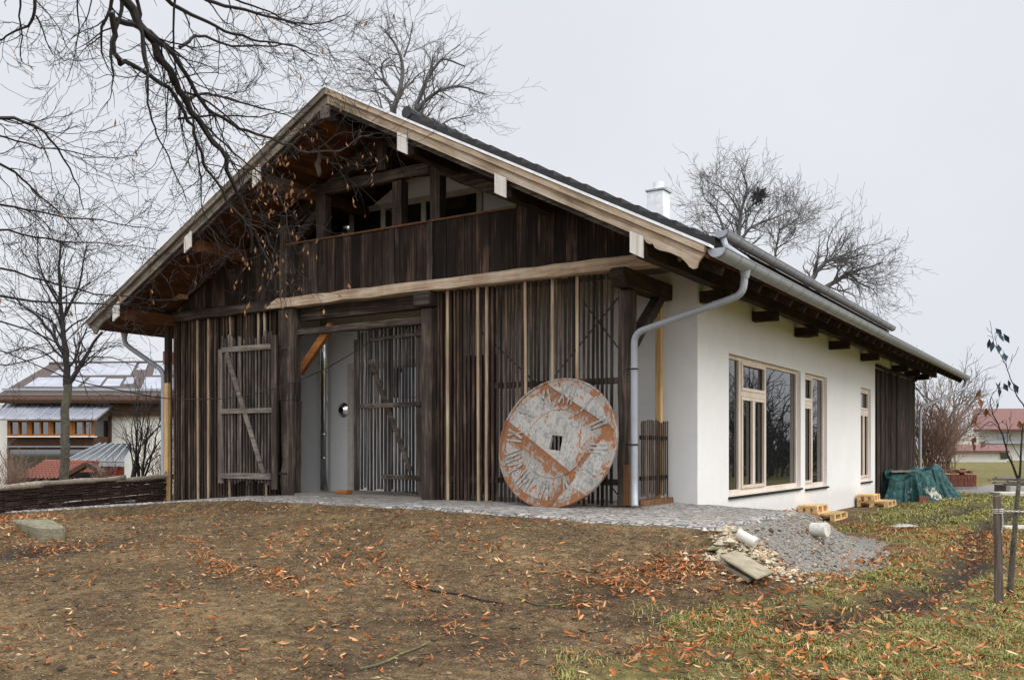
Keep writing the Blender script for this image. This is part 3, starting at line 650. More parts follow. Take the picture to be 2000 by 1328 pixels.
part(slats(-3.80, -2.5, .05, .01, 3.66, .09, .058, 42), 'inner_slats', 'dark_plank', scr)
for z, xa in ((1.98, -3.0), (.38, -3.8)): part(MB().box(xa, -.2, .03, .048, z-.05, z+.05), 'rail', 'timber_x', scr)
for a, b in (((-2.9, .085, 2.95), (-1.3, .085, 1.6)), ((-2.2, .09, 1.3), (-.25, .09, 3.3)), ((-.9, .085, 3.3), (-.1, .085, 2.3)), ((-.9, .09, .9), (-.2, .09, .1))):
    part(MB().tube([a, b], .011, 6), 'tie_rod', 'iron', scr)
scl = part(slats(-11.1, -7.66, .0, lambda x: float(pave_z(x))-.06, 3.665, .085, .05, 43), 'slat_screen', 'slat')
part(slats(-11.08, -7.64, .05, -.3, 3.66, .09, .066, 44), 'inner_slats', 'dark_plank', scl)
g = MB(); r_ = np.random.default_rng(9)
for i in range(17): y = .15+i*.087; g.box(-11.19, -11.165, y, y+.055, -.4, 3.6)
part(g, 'slat_screen', 'slat')
g = MB()
for i in range(14):
    y = .30+i*.079; g.box(.035, .047, y, y+.034*r_.uniform(.8, 1.2), .15+r_.normal()*.015-(.05 if i == 13 else 0), 1.36+r_.normal()*.012)
part(g, 'slat_screen', 'slat')
part(MB().box(.005, .028, .3, 1.4, .4, .47).box(.005, .028, .3, 1.4, 1.05, 1.12), 'rail', 'timber_y')
def fpx(px): r = ray(px); return CAM[0]+(-CAM[1]-.02)/r[1]*r[0]
for px, z0, z1 in ((875, .0, 3.69), (935, .0, 3.69), (950, .0, 3.69), (1028, .3, 3.69), (1079, .3, 3.69), (1128, .3, 3.69), (387, -.2, 3.66), (407, -.18, 3.66), (451, 2.9, 3.66), (505, 2.9, 3.66), (518, 2.9, 3.66), (449, -.12, .4), (520, -.1, .5)):
    x = fpx(px); dx = random.uniform(-.03, .03)
    P = [(x-.025, -.03), (x+.025, -.03), (x+.025, -.005), (x-.025, -.005)]
    part(MB().hexa([(a, b, z0) for a, b in P]+[(a+dx, b, z1) for a, b in P]), 'slat', 'pale_slat')
# the two slatted doors
def door_leaf(a, b, z0, z1, n, mat, rails, brace, seed, side=-1, railmat='grey_x', stiles=True):
    a, b = np.array(a, float), np.array(b, float); Ln = np.linalg.norm(b-a); t = (b-a)/Ln; nrm = np.array([t[1], -t[0]])*(-side if False else 1)
    if nrm[1] > 0: nrm = -nrm
    P = lambda q, o, z: (*(a+t*q+nrm*o), z)
    def bar(q0, q1, z0_, z1_, o0, o1, lean=0): return [P(q0, o0, z0_), P(q1, o0, z0_), P(q1, o1, z0_), P(q0, o1, z0_), P(q0+lean, o0, z1_), P(q1+lean, o0, z1_), P(q1+lean, o1, z1_), P(q0+lean, o1, z1_)]
    g = MB(); r_ = np.random.default_rng(seed); pt = Ln/n
    for i in range(n):
        w_ = pt*r_.uniform(.42, .56); q = (i+.5)*pt+r_.normal()*.004
        g.hexa(bar(q-w_/2, q+w_/2, z0+r_.normal()*.03, z1+r_.normal()*.035, .025, 0, r_.normal()*.012))
    d = part(g, 'barn_door', mat)
    for z, q0, q1, h in rails: part(MB().hexa(bar(q0, q1, z-h, z+h, .06, .028, 0)), 'rail', railmat, d, bevel=.006)
    q0, z_0, q1, z_1 = brace
    dv = np.array([q1-q0, z_1-z_0]); dv /= np.linalg.norm(dv); nv = np.array([dv[1], -dv[0]])*.055
    c = [(q0+nv[0], z_0+nv[1]), (q1+nv[0], z_1+nv[1]), (q1-nv[0], z_1-nv[1]), (q0-nv[0], z_0-nv[1])]
    part(MB().hexa([P(u, .05, z) for u, z in c]+[P(u, .029, z) for u, z in c]), 'brace', railmat, d)
    return d, bar
d1, br = door_leaf((-9.10, -.26), (-7.66, -.20), .24, 3.17, 17, 'grey_slat', [(2.93, .02, 1.40, .055), (1.67, .0, 1.44, .05), (.36, -.0, 1.40, .06)], (.16, 2.86, 1.20, .42), 51)
part(MB().hexa(br(-.10, .05, .20, 2.95, .024, -.02)), 'stile', 'grey_z', d1, bevel=.006); part(MB().hexa(br(1.42, 1.55, .10, 3.15, .05, 0)), 'stile', 'timber_z', d1, bevel=.006)
for z in (.42, 2.85): part(MB().box(-7.66, -7.3, -.205, -.185, z-.02, z+.02), 'hinge', 'iron', d1)
d2, br = door_leaf((-6.02, .42), (-4.1, .14), .12, 3.20, 20, 'dark_slat', [(2.98, .45, 1.96, .03), (1.72, .12, 1.82, .045), (.38, .75, 1.98, .045)], (.42, 2.6, 1.55, .5), 52, railmat='timber_x')
part(MB().hexa(br(-.07, .02, .1, 3.02, .03, -.03)), 'stile', 'timber_z', d2); part(MB().hexa(br(1.70, 1.82, .1, 3.1, .027, -.02)), 'stile', 'timber_z', d2)
# doors and windows of the recessed wall, flue
def glazed(name, x0, x1, z0, z1, panes, mat, fw=.07, y=WY):
    f = MB(); f.box(x0, x1, y-.05, y-.003, z1-fw, z1).box(x0, x1, y-.05, y-.003, z0, z0+fw)
    xs2 = [x0]+[p for p in panes]+[x1]
    for q in xs2:
        c = min(max(q, x0+fw/2), x1-fw/2); f.box(c-fw/2, c+fw/2, y-.05, y-.003, z0+fw, z1-fw)
    o = part(f, name, mat); part(MB().box(x0+.02, x1-.02, y-.03, y-.004, z0+.02, z1-.02), 'pane', 'dark_glass', o); return o
M['pale_frame'] = plain('pale grey frame paint', srgb(188, 180, 168), .7)
glazed('window', -7.25, -3.86, 4.5, 5.95, [-6.32, -5.27], 'pale_frame', .12)
part(MB().box(-4.98, -4.86, WY-.07, WY-.051, 4.6, 5.85), 'window_post', 'pale_frame')
dr = part(MB().box(-7.26, -7.14, WY-.09, WY-.003, .04, 2.7).box(-7.14, -4.75, WY-.09, WY-.003, 2.58, 2.7).box(-4.75, -4.63, WY-.09, WY-.003, .04, 2.7).box(-6.25, -6.1, WY-.09, WY-.003, .04, 2.58), 'door', 'pale_frame')
part(MB().box(-6.05, -4.78, WY-.03, WY-.004, 1.95, 2.55), 'pane', 'dark_glass', dr); part(MB().box(-6.09, -4.76, WY-.04, WY-.004, .05, 1.93), 'door_panel', 'metal_white', dr)
part(MB().box(-4.3, -3.55, WY-.05, WY-.004, .04, 2.7), 'door', 'gap')
fl = part(MB().tube([(-7.8, 1.36, .04), (-7.8, 1.36, 6.0)], .085, 20, True).tube([(-7.8, 1.36, 1.2), (-7.8, 1.36, 1.24)], .089, 20).tube([(-7.8, 1.36, 2.5), (-7.8, 1.36, 2.54)], .089, 20).tube([(-7.8, 1.36, .7), (-7.8, 1.36, .73)], .089, 20), 'flue', 'chrome', smooth=False)
for p in fl.data.polygons: p.use_smooth = len(p.vertices) == 4
for z, r in ((1.73, .16), (5.62, .18)):
    part(MB().tube([(-7.46, 1.575, z), (-7.46, 1.545, z), (-7.46, 1.50, z)], [r, r*.8, r*.45], 24), 'flue_collar', 'chrome', fl)
part(MB().tube([(-5.9, -.75, 6.32), (-5.88, -.75, 6.2), (-5.93, -.76, 6.1), (-5.89, -.75, 5.96), (-5.9, -.75, 5.88)], [.03, .05, .06, .045, .02], 7).tube([(-5.9, -.75, 6.3), (-5.9, -.75, 6.58)], .008, 5), 'hanging_finial', 'grey_z')

# ------------------------------------------------------------------ trees
class Tree:
    def __init__(s, seed): s.r = np.random.default_rng(seed); s.tr = MB(); s.cr = MB(); s.tips = []
    def limb(s, pts, r0, r1, trunk=False, k=None):
        n = len(pts); rad = r0+(r1-r0)*np.linspace(0, 1, n)**.8
        (s.tr if trunk else s.cr).tube(pts, rad, k or (8 if r0 > .06 else 5 if r0 > .02 else 3), cap=r0 > .02)
    def grow(s, p, d, L, r, lev, o):
        """one branch and its twigs; o: levels, kids, wig, up, spread, shrink"""
        n = 6 if lev > 0 else 4; pts = [np.array(p, float)]; d = np.array(d, float); dirs = []
        for i in range(n):
            d = d+s.r.normal(size=3)*o['wig']+np.array([0, 0, o['up'] if lev > 1 else o.get('tipup', o['up'])]); d /= np.linalg.norm(d)
            pts.append(pts[-1]+d*L/n); dirs.append(d)
        r1 = max(r*.45, o['rmin']); s.limb(np.array(pts), r, r1, trunk=lev >= o.get('trunklev', 99))
        if lev == 0: s.tips.append(pts[-1]); return
        nk = o['kids'][lev-1]; nk = int(nk+s.r.random())
        for j in range(nk):
            f = .25+.75*(j+s.r.random()*.8)/nk if lev > 0 else 1
            i = min(int(f*n), n-1); a = d if f > .97 else dirs[i]
            ax = np.cross(a, s.r.normal(size=3)); ax /= np.linalg.norm(ax)+1e-9
            ang = R(o['spread'])*s.r.uniform(.55, 1.25)
            dd = a*math.cos(ang)+ax*math.sin(ang)
            s.grow(pts[i]+(pts[i+1]-pts[i])*(f*n-i), dd, L*o['shrink']*s.r.uniform(.65, 1.15)*(1.15-.45*f), max(r*.52*(1.1-.4*f), o['rmin']), lev-1, o)
        s.grow(pts[-1], d, L*o['shrink']*.9, max(r1, o['rmin']), lev-1, o)
    def finish(s, name, label, base, trunkmat, crownmat, group=None):
        t = thing(name, label, 'tree' if 'tree' in name else 'shrub', base, group)
        if s.tr.n: s.tr.build('trunk', M[trunkmat], t, smooth=True)
        if s.cr.n: s.cr.build('crown', M[crownmat], t)
        return t
def along(pts, n):
    pts = np.array(pts, float); d = np.r_[0, np.cumsum(np.linalg.norm(np.diff(pts, axis=0), axis=1))]
    t = np.linspace(0, d[-1], n); q = np.stack([np.interp(t, d, pts[:, i]) for i in range(3)], 1)
    for _ in range(2): q[1:-1] = (q[:-2]+2*q[1:-1]+q[2:])/4
    return q
def guided(T, pts, r0, r1, kids, o, lev, trunk=False, L0=.8, jit=.0):
    q = along(pts, max(6, int(len(pts)*3))); nw = np.cumsum(T.r.normal(size=q.shape), axis=0); nw -= np.linspace(0, 1, len(q))[:, None]*nw[-1]; q = q+nw*min(.022, np.linalg.norm(q[-1]-q[0])*.006); T.limb(q, r0, r1, trunk)
    n = len(q)
    for j in range(kids):
        f = T.r.uniform(.12, 1); i = min(int(f*(n-1)), n-2); a = q[i+1]-q[i]; a /= np.linalg.norm(a)
        ax = np.cross(a, T.r.normal(size=3)); ax /= np.linalg.norm(ax)+1e-9; ang = R(o['spread'])*T.r.uniform(.6, 1.3)
        rr_ = r0+(r1-r0)*f
        T.grow(q[i], a*math.cos(ang)+ax*math.sin(ang), L0*T.r.uniform(.5, 1.2), max(rr_*.42, o['rmin']), lev, o)
# big bare tree whose branches reach in from the left; its trunk stands outside the picture
T = Tree(101); Zp = lambda x, y, d: PD(x/2.632, y/2.632, d)
o1 = dict(kids=[2.6, 3.0, 3.4], wig=.19, up=-.02, tipup=.05, spread=42, shrink=.62, rmin=.0023)
tb = PD(-420, HZ, 9.0); tb[2] = float(ground_z(tb[0], tb[1])); top = tb+np.array([.3, .2, 7.2])
T.limb(along([tb-(0, 0, .1), tb+(.05, 0, 1), tb+(0, .1, 4), top], 10), .42, .26, True, 12)
def guide(pts, d0, d1, r0, r1, kids, lev=2, L0=.9, start=None):
    n = len(pts); kids = int(kids*.72); P = [Zp(x, y, d0+(d1-d0)*i/(n-1)) for i, (x, y) in enumerate(pts)]
    if start is not None: P = [start]+P
    guided(T, P, r0, r1, kids, o1, lev, L0=L0)
guide([(300, -420), (545, -10), (600, 30), (690, 130), (760, 240), (830, 360), (900, 450), (960, 540), (1040, 660), (1110, 760), (1190, 900), (1200, 980), (1260, 1060), (1320, 1150), (1290, 1300)], 9.6, 11.6, .10, .012, 26, 2, 1.0, start=top)
guide([(580, 95), (740, 140), (880, 240), (960, 330), (1040, 460), (1140, 580), (1290, 670), (1400, 720), (1560, 780), (1700, 800), (1850, 770), (1920, 690)], 9.9, 12.0, .035, .006, 24, 2, .8)
guide([(555, 60), (570, 200), (590, 300), (640, 300), (740, 380), (850, 500), (920, 630), (1010, 790), (1080, 910), (1150, 1000), (1250, 1150), (1330, 1260), (1400, 1400), (1420, 1520)], 9.7, 11.4, .034, .007, 26, 2, .75)
guide([(760, -100), (860, 0), (1000, 80), (1130, 140), (1300, 180), (1480, 220), (1640, 290)], 9.6, 10.8, .028, .006, 18, 2, .7)
guide([(920, 240), (980, 200), (1010, 165), (1080, 190), (1130, 235), (1300, 240), (1480, 230), (1640, 330)], 10.4, 11.2, .022, .005, 14, 2, .6)
guide([(965, 540), (980, 490), (1080, 490), (1200, 520), (1330, 560), (1480, 600), (1580, 640)], 10.8, 11.6, .022, .005, 14, 2, .6)
guide([(920, 610), (1060, 600), (1200, 600), (1360, 600), (1480, 560)], 10.6, 11.4, .018, .005, 12, 2, .55)
guide([(700, -60), (710, 0), (730, 150), (745, 330), (755, 480), (790, 640), (820, 740), (880, 850), (920, 950), (960, 1040)], 9.4, 10.4, .022, .005, 18, 2, .6)
guide([(900, -60), (880, 150), (890, 330), (910, 450), (920, 600)], 9.7, 10.4, .018, .006, 12, 2, .55)
guide([(940, -100), (1000, -10), (1160, 20), (1400, 120), (1600, 130), (1700, 100), (1800, 60)], 9.6, 10.6, .026, .005, 20, 2, .8)
guide([(1060, -100), (1200, 20), (1380, 60), (1560, 160), (1680, 150)], 9.6, 10.6, .018, .005, 14, 2, .7)
guide([(1040, 640), (1160, 760), (1300, 860), (1420, 960), (1480, 1100), (1500, 1300), (1440, 1500)], 11.2, 11.6, .016, .005, 16, 2, .6)
guide([(990, 620), (1010, 720), (1030, 830), (1055, 960), (1060, 1100), (1110, 1220), (1130, 1330)], 11.0, 11.3, .014, .005, 12, 2, .5)
guide([(-700, 500), (-200, 560), (0, 600), (90, 590), (170, 630), (230, 690), (280, 770), (330, 840), (380, 920), (390, 990), (430, 1080)], 8.8, 9.8, .05, .005, 20, 2, .7, start=top-(0, 0, 1.2))
guide([(100, -200), (180, 0), (185, 80), (150, 140), (80, 160), (10, 200), (-60, 260)], 9.2, 9.8, .024, .006, 12, 2, .6)
guide([(185, 80), (210, 130), (240, 220), (270, 280)], 9.5, 9.8, .012, .005, 8, 1, .5)
guide([(-300, 1000), (0, 1060), (150, 1100), (300, 1120), (460, 1130), (620, 1150), (850, 1190)], 9.2, 10.6, .018, .004, 18, 2, .5)
guide([(-300, 1130), (0, 1180), (200, 1220), (400, 1250), (560, 1250), (800, 1280)], 9.2, 10.6, .018, .004, 18, 2, .5)
guide([(-300, 620), (0, 690), (150, 740), (350, 770), (560, 820), (710, 800)], 9.2, 10.2, .016, .004, 14, 2, .5)
guide([(400, -120), (390, 0), (385, 150), (370, 300), (340, 420)], 9.4, 9.7, .014, .004, 10, 2, .5)
guide([(480, -120), (470, 0), (450, 100), (420, 140), (380, 260)], 9.4, 9.7, .012, .004, 8, 2, .5)
guide([(-200, 780), (0, 840), (100, 920), (180, 1010), (300, 1100), (420, 1240)], 9.2, 10.0, .02, .005, 16, 2, .6)
Zq = lambda pts: [(x*2.632, y*2.632) for x, y in pts]
guide(Zq([(-120, 490), (0, 525), (110, 545), (230, 563), (300, 572), (346, 577), (385, 552)]), 9.2, 11.6, .016, .004, 12, 2, .4)
guide(Zq([(-100, 560), (0, 575), (105, 597), (190, 597), (255, 590)]), 9.2, 10.6, .02, .006, 14, 2, .5)
guide(Zq([(-100, 585), (0, 622), (90, 650), (150, 700), (170, 770)]), 9.2, 10.2, .014, .004, 14, 2, .5)
guide(Zq([(-60, 700), (20, 720), (90, 700), (160, 640), (200, 590)]), 9.4, 10.2, .01, .004, 10, 2, .45)
bt = T.finish('bare_tree', 'large bare tree reaching its dark branches in from the upper left over the gable', tb, 'lichen', 'twig')
# withered leaves still hanging on its twigs
lf = MB(); r_ = np.random.default_rng(5); tips = np.array(T.tips); px_, py_, dd_ = project(tips)
sel = [i for i in range(len(tips)) if (470 < px_[i] < 760 and 250 < py_[i] < 640) or r_.random() < .03]; r_.shuffle(sel)
def leaf_quad(mb, p, L_, W_, d, n, curl=.25):
    d = np.array(d)/np.linalg.norm(d); sd_ = np.cross(d, n); sd_ /= np.linalg.norm(sd_)+1e-9; nn = np.cross(sd_, d)
    a, b, c = p, p+d*L_*.5+nn*L_*curl*.4, p+d*L_+nn*L_*curl*-.1
    mb.add([a, b-sd_*W_/2, c, b+sd_*W_/2, b+nn*W_*-.25], [(0, 1, 4), (1, 2, 4), (2, 3, 4), (3, 0, 4)])
for i in sel[:240]:
    leaf_quad(lf, tips[i], r_.uniform(.05, .10), r_.uniform(.018, .035), (r_.normal()*.4, r_.normal()*.4, -1), r_.normal(size=3))
lo = lf.build('leaf', M['hang_leaf'], bt); lo['kind'] = 'stuff'
# middle tree behind the wattle fence
T = Tree(102); o2 = dict(kids=[2.5, 3, 3.2], wig=.15, up=.02, tipup=-.03, spread=38, shrink=.64, rmin=.0045)
D = 25; G_ = lambda l: [PD(x, y, D) for x, y in l]
guided(T, G_([(118, 985), (120, 930), (123, 870), (118, 810), (132, 760), (133, 750)]), .135, .105, 0, o2, 1, True)
guided(T, G_([(133, 752), (126, 700), (122, 640), (118, 590), (112, 520), (118, 470)]), .10, .025, 16, o2, 2, L0=1.5)
guided(T, G_([(133, 752), (155, 720), (172, 690), (185, 665), (200, 648)]), .075, .03, 10, o2, 2, L0=1.3)
guided(T, G_([(125, 690), (100, 650), (70, 620), (40, 600), (20, 570)]), .05, .015, 12, o2, 2, L0=1.3)
guided(T, G_([(128, 730), (90, 690), (50, 675), (10, 690)]), .03, .012, 9, o2, 2, L0=1.1)
guided(T, G_([(121, 620), (150, 570), (165, 520), (170, 470)]), .045, .012, 12, o2, 2, L0=1.4)
guided(T, G_([(120, 600), (85, 550), (70, 500), (75, 460)]), .04, .012, 12, o2, 2, L0=1.4)
b = PD(118, 985, D); T.finish('bare_tree', 'slim forked tree standing just behind the wattle fence', b, 'mossbark', 'twig')
# shrub behind the fence
def shrub(seed, px, py, d, h, n, label, mat, group=None, spread=35, r=.02, kids=(2.4, 2.8), flat=.55, name='bare_shrub'):
    T = Tree(seed); b = PD(px, py, d); o = dict(kids=list(kids), wig=.13, up=.05, spread=spread, shrink=.6, rmin=.004*d/20)
    for i in range(n):
        a = T.r.uniform(0, 6.28); t = T.r.uniform(.05, flat)
        T.grow(b+T.r.normal(size=3)*(.15*h/3, .15*h/3, 0), (math.cos(a)*t, math.sin(a)*t, 1), h*T.r.uniform(.35, .6), r, len(kids), o)
    return T.finish(name, label, b, mat, mat, group)
shrub(201, 275, 960, 23.5, 3.0, 9, 'leafless grey shrub beside the barn\'s left corner, behind the fence', 'twig', spread=38, kids=(2.4, 2.8, 2.2), r=.035)
shrub(202, 30, 985, 21.5, 1.5, 40, 'tangle of tan brushwood behind the left end of the wattle fence', 'bush_twig', flat=.9, r=.01)
shrub(203, 318, 965, 24.5, 1.7, 14, 'low brown bush between the grey shrub and the downspout', 'bush_twig', r=.012)
shrub(210, 205, 965, 24.5, 1.2, 12, 'small brown bush in front of the glass lean-to roof', 'bush_twig', r=.01)
# trees rising behind the roof
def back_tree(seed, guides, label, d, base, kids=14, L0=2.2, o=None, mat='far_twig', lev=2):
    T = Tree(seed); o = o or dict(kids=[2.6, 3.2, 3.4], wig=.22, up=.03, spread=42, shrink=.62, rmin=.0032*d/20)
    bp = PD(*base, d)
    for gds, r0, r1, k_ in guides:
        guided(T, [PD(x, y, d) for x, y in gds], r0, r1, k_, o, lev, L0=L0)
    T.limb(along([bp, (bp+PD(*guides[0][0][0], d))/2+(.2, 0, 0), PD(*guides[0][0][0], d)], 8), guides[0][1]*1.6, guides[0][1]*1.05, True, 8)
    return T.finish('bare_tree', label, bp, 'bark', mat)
q = lambda l: [(680+x/2.767, y/2.767) for x, y in l]
back_tree(301, [(q([(300, 900), (240, 620), (280, 520), (310, 400), (300, 310), (270, 240), (200, 170)]), .16, .03, 22),
                (q([(300, 900), (350, 610), (400, 470), (450, 400), (470, 330), (540, 320), (630, 360)]), .13, .025, 20),
                (q([(350, 605), (440, 520), (540, 470), (640, 465), (740, 510)]), .09, .02, 18),
                (q([(260, 520), (190, 430), (170, 340), (230, 310)]), .07, .02, 12), (q([(300, 800), (500, 680), (560, 640), (680, 620)]), .06, .015, 14), (q([(300, 310), (330, 220), (350, 120)]), .04, .015, 9),
                (q([(240, 620), (215, 520), (110, 480), (20, 490)]), .04, .012, 12)],
          'gnarled bare tree rising behind the roof ridge', 32, (790, 900), L0=1.25)
q = lambda l: [(1300+x/4, 300+y/4) for x, y in l]
back_tree(302, [(q([(480, 1000), (560, 680), (575, 480), (600, 380), (640, 270), (600, 150)]), .2, .03, 26), (q([(560, 690), (650, 590), (780, 520), (900, 480), (1010, 420)]), .1, .02, 24),
                (q([(480, 660), (450, 540), (390, 420), (300, 350)]), .09, .02, 22), (q([(570, 450), (520, 340), (430, 260), (330, 220)]), .06, .02, 18), (q([(575, 500), (660, 430), (760, 330)]), .05, .015, 18), (q([(480, 900), (330, 600), (200, 520)]), .06, .015, 20)],
          'wide bare tree with a dark clump of mistletoe, behind the roof right of the chimney', 48, (1440, 900), L0=1.7)
back_tree(303, [(q([(840, 1000), (870, 760), (890, 600), (875, 500)]), .11, .02, 22), (q([(875, 740), (960, 690), (1060, 640)]), .05, .015, 12), (q([(890, 600), (1000, 540), (1080, 480)]), .05, .015, 14)],
          'thin bare tree between the mistletoe tree and the leaning forked one', 52, (1500, 900), L0=1.6)
back_tree(304, [(q([(1050, 1100), (1130, 1000), (1200, 880), (1290, 810), (1420, 820), (1560, 780)]), .18, .03, 26), (q([(1180, 1080), (1320, 1000), (1420, 930), (1540, 900), (1700, 850)]), .14, .03, 28), (q([(1290, 810), (1330, 740), (1380, 640)]), .05, .02, 10), (q([(1420, 930), (1500, 1000), (1620, 1060), (1660, 1120)]), .06, .015, 22)],
          'bare tree leaning right over the eave with two heavy forked limbs', 44, (1545, 900), L0=1.5)
mt = MB(); c_ = PD(1300+728/4, 300+330/4, 48); r_ = np.random.default_rng(3)
for i in range(90):
    dv = r_.normal(size=3); dv /= np.linalg.norm(dv); mt.tube([c_, c_+dv*.22, c_+dv*.42+r_.normal(size=3)*.1], .025, 3)
tag(mt.build('mistletoe', M['twig']), 'dark ball of mistletoe high in the bare tree right of the chimney', 'mistletoe')
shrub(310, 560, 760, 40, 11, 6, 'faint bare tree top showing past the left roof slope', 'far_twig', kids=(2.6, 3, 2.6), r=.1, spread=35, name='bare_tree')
# trees and hedge at the far right
T = Tree(320); o3 = dict(kids=[2.8, 3.4, 3.6, 3.4], wig=.13, up=.03, spread=38, shrink=.68, rmin=.011, trunklev=4); b = PD(1850, 905, 62)
T.grow(b, (0.02, 0, 1), 3.2, .2, 4, o3); T.grow(b+(0, 0, 2.2), (.8, .4, .8), 2.6, .09, 3, o3); T.grow(b+(0, 0, 2.2), (-.8, -.4, .8), 2.6, .09, 3, o3); T.grow(b+(0, 0, 2.8), (-.3, -.3, .9), 2.9, .09, 3, o3); T.grow(b+(0, 0, 1.6), (.9, .5, .5), 2.4, .07, 3, o3); T.grow(b+(0, 0, 2.8), (.4, .3, .9), 2.9, .09, 3, o3)
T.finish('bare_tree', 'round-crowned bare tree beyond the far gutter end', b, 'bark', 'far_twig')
shrub(321, 1812, 925, 38, 4.3, 70, 'dense reddish brown thicket beside the far end of the barn', 'bush_twig', kids=(2.6, 3.2), r=.02, spread=32)
shrub(322, 1848, 922, 46, 3.8, 44, 'lighter brown thicket right of the dense one, by the garage', 'bush_twig', kids=(2.6, 3), r=.02, spread=34)
# the wood to the right of the view, seen only as the reflection in the windows
for i, (x, y, h_) in enumerate([(9.5, 33, 8), (13, 38, 9), (16, 43, 9), (22, 50, 10), (12.5, 46, 9), (18, 55, 10), (27, 60, 10), (8.2, 37, 7), (11, 41, 8), (15, 50, 9), (20, 44, 9), (10.5, 36, 6), (24, 56, 9), (30, 68, 10)]):
    T = Tree(400+i); oo = dict(kids=[2.8, 3.2, 3], wig=.18, up=.04, spread=42, shrink=.66, rmin=.012, trunklev=3); b = np.array([x, y, -.8])
    for k_ in range(3): T.grow(b+T.r.normal(size=3)*(.8, .8, 0), (T.r.normal()*.15, T.r.normal()*.15, 1), h_*.42, .14, 3, oo)
    T.finish('bare_tree', 'one of the bare trees mirrored in the tall side windows', b, 'bark', 'twig', 'trees mirrored in the windows')
for i in range(16):
    r_ = np.random.default_rng(900+i); x, y = 8+i*1.5+r_.normal()*.6, 38+i*2.0+r_.normal()*2; T = Tree(450+i); oo = dict(kids=[3, 3], wig=.16, up=.04, spread=38, shrink=.62, rmin=.02); b = np.array([x, y, -.8])
    for k_ in range(16): T.grow(b+T.r.normal(size=3)*(.9, .9, 0), (T.r.normal()*.4, T.r.normal()*.4, 1), 1.6, .03, 2, oo)
    T.finish('undergrowth_shrub', 'one of the low shrubs mirrored in the tall side windows', b, 'twig', 'twig', 'shrubs mirrored in the windows')

# ------------------------------------------------------------------ wattle fence
fa, fb = onZ(-160, 1012, -.45), PD(324, HZ, 20.45); fb[2] = -.36; fa = PD(-160, HZ, 16.6); fa[2] = -.60
fence = thing('wattle_fence', 'low woven wattle fence topped with pale logs at the left of the barn', 'fence', fa)
fv = (fb-fa); FLn = np.linalg.norm(fv[:2]); ft = fv/FLn; fn = np.array([ft[1], -ft[0], 0]); Hf = .66
g = MB(); r_ = np.random.default_rng(8)
for i in range(62):
    z = -.06+i*.0118; n = 70; t = np.linspace(0, FLn, n); ph = math.pi*(i % 2)
    wv = np.sin(t/.30*math.pi+ph)*.028
    P = fa+ft*t[:, None]+fn*wv[:, None]+np.array([0, 0, 1])*(z+r_.normal()*.006+np.cumsum(r_.normal(size=n))*.0007)[:, None]
    k = 0
    while k < n-3:
        m = min(n, k+r_.integers(9, 22)); g.tube(P[k:min(m+1, n)]+r_.normal(size=3)*.004, r_.uniform(.0105, .0155), 5, cap=False); k = m-1
g.build('woven_rods', M['wattle'], fence)
g = MB()
for i in range(int(FLn/.3)+1):
    p = fa+ft*.3*i; g.tube([p-(0, 0, .1), p+(0, 0, Hf-.02)], .014, 6)
g.build('stakes', M['wattle'], fence)
for a, b, r0, r1, dz in ((-.4, 2.2, .045, .06, .0), (2.0, 3.9, .06, .045, .03), (3.7, 5.4, .05, .055, .01), (5.0, FLn-.02, .05, .035, .05)):
    t = np.linspace(a, b, 9); P = fa+ft*t[:, None]+np.array([0, 0, 1])*(Hf+.02+dz+np.cumsum(r_.normal(size=9))*.006)[:, None]+fn*(np.cumsum(r_.normal(size=9))*.008)[:, None]
    MB().tube(P, np.linspace(r0, r1, 9)*(1+.12*r_.normal(size=9)), 9).build('top_log', M['log'], fence, smooth=True)

# ------------------------------------------------------------------ the neighbour's house beyond the fence, with its additions
RT = np.array([.8431, .5378, 0]); FW = np.array([-.5378, .8431, 0]); UP = np.array([0, 0, 1.])
def Vb(l, d): return [PD(x, y, d) for x, y in l]
house = thing('house', 'brown and cream house with solar panels on its wide tiled roof, beyond the wattle fence', 'house', PD(160, 960, 44))
def slab(quad, th, mb=None):
    mb = mb or MB(); a, b, c, d = (np.asarray(p, float) for p in quad); n = np.cross(b-a, d-a); n /= np.linalg.norm(n)
    return mb.hexa([a-n*th, b-n*th, c-n*th, d-n*th, a, b, c, d])
def boxpx(x0, x1, y0, y1, d, depth, mb=None):
    """upright box facing the lens, given by its front face"""
    mb = mb or MB(); a, b = PD(x0, y1, d), PD(x1, y1, d); c, e = PD(x1, y0, d), PD(x0, y0, d); k = FW*depth
    return mb.hexa([a, b, b+k, a+k, e, c, c+k, e+k])
hp = lambda mb, n, m, par=None: mb.build(n, M[m], par or house)
ev0, ev1, rg1, rg0 = PD(-8, 772, 42.5), PD(520, 774, 42.5), PD(470, 707, 48.5), PD(97, 711, 48.5)
hr = hp(slab([ev0, ev1, rg1, rg0], .22), 'roof', 'brown_tile')
back0, back1 = 2*rg0-ev0, 2*rg1-ev1; back0[2] = ev0[2]; back1[2] = ev1[2]
hp(slab([rg0, rg1, back1, back0], .22), 'roof', 'brown_tile')
hp(MB().tube([rg0, rg1], .11, 8), 'ridge_tiles', 'brown_tile', hr)
Q = lambda s_, t_: (ev0*(1-s_)+ev1*s_)*(1-t_)+(rg0*(1-s_)+rg1*s_)*t_
def onroof(s0, s1, t0, t1, off=.06, th=.04):
    n = np.cross(ev1-ev0, rg0-ev0); n /= np.linalg.norm(n); n = n*np.sign(n[2])
    return slab([Q(s0, t0)+n*off, Q(s1, t0)+n*off, Q(s1, t1)+n*off, Q(s0, t1)+n*off], th)
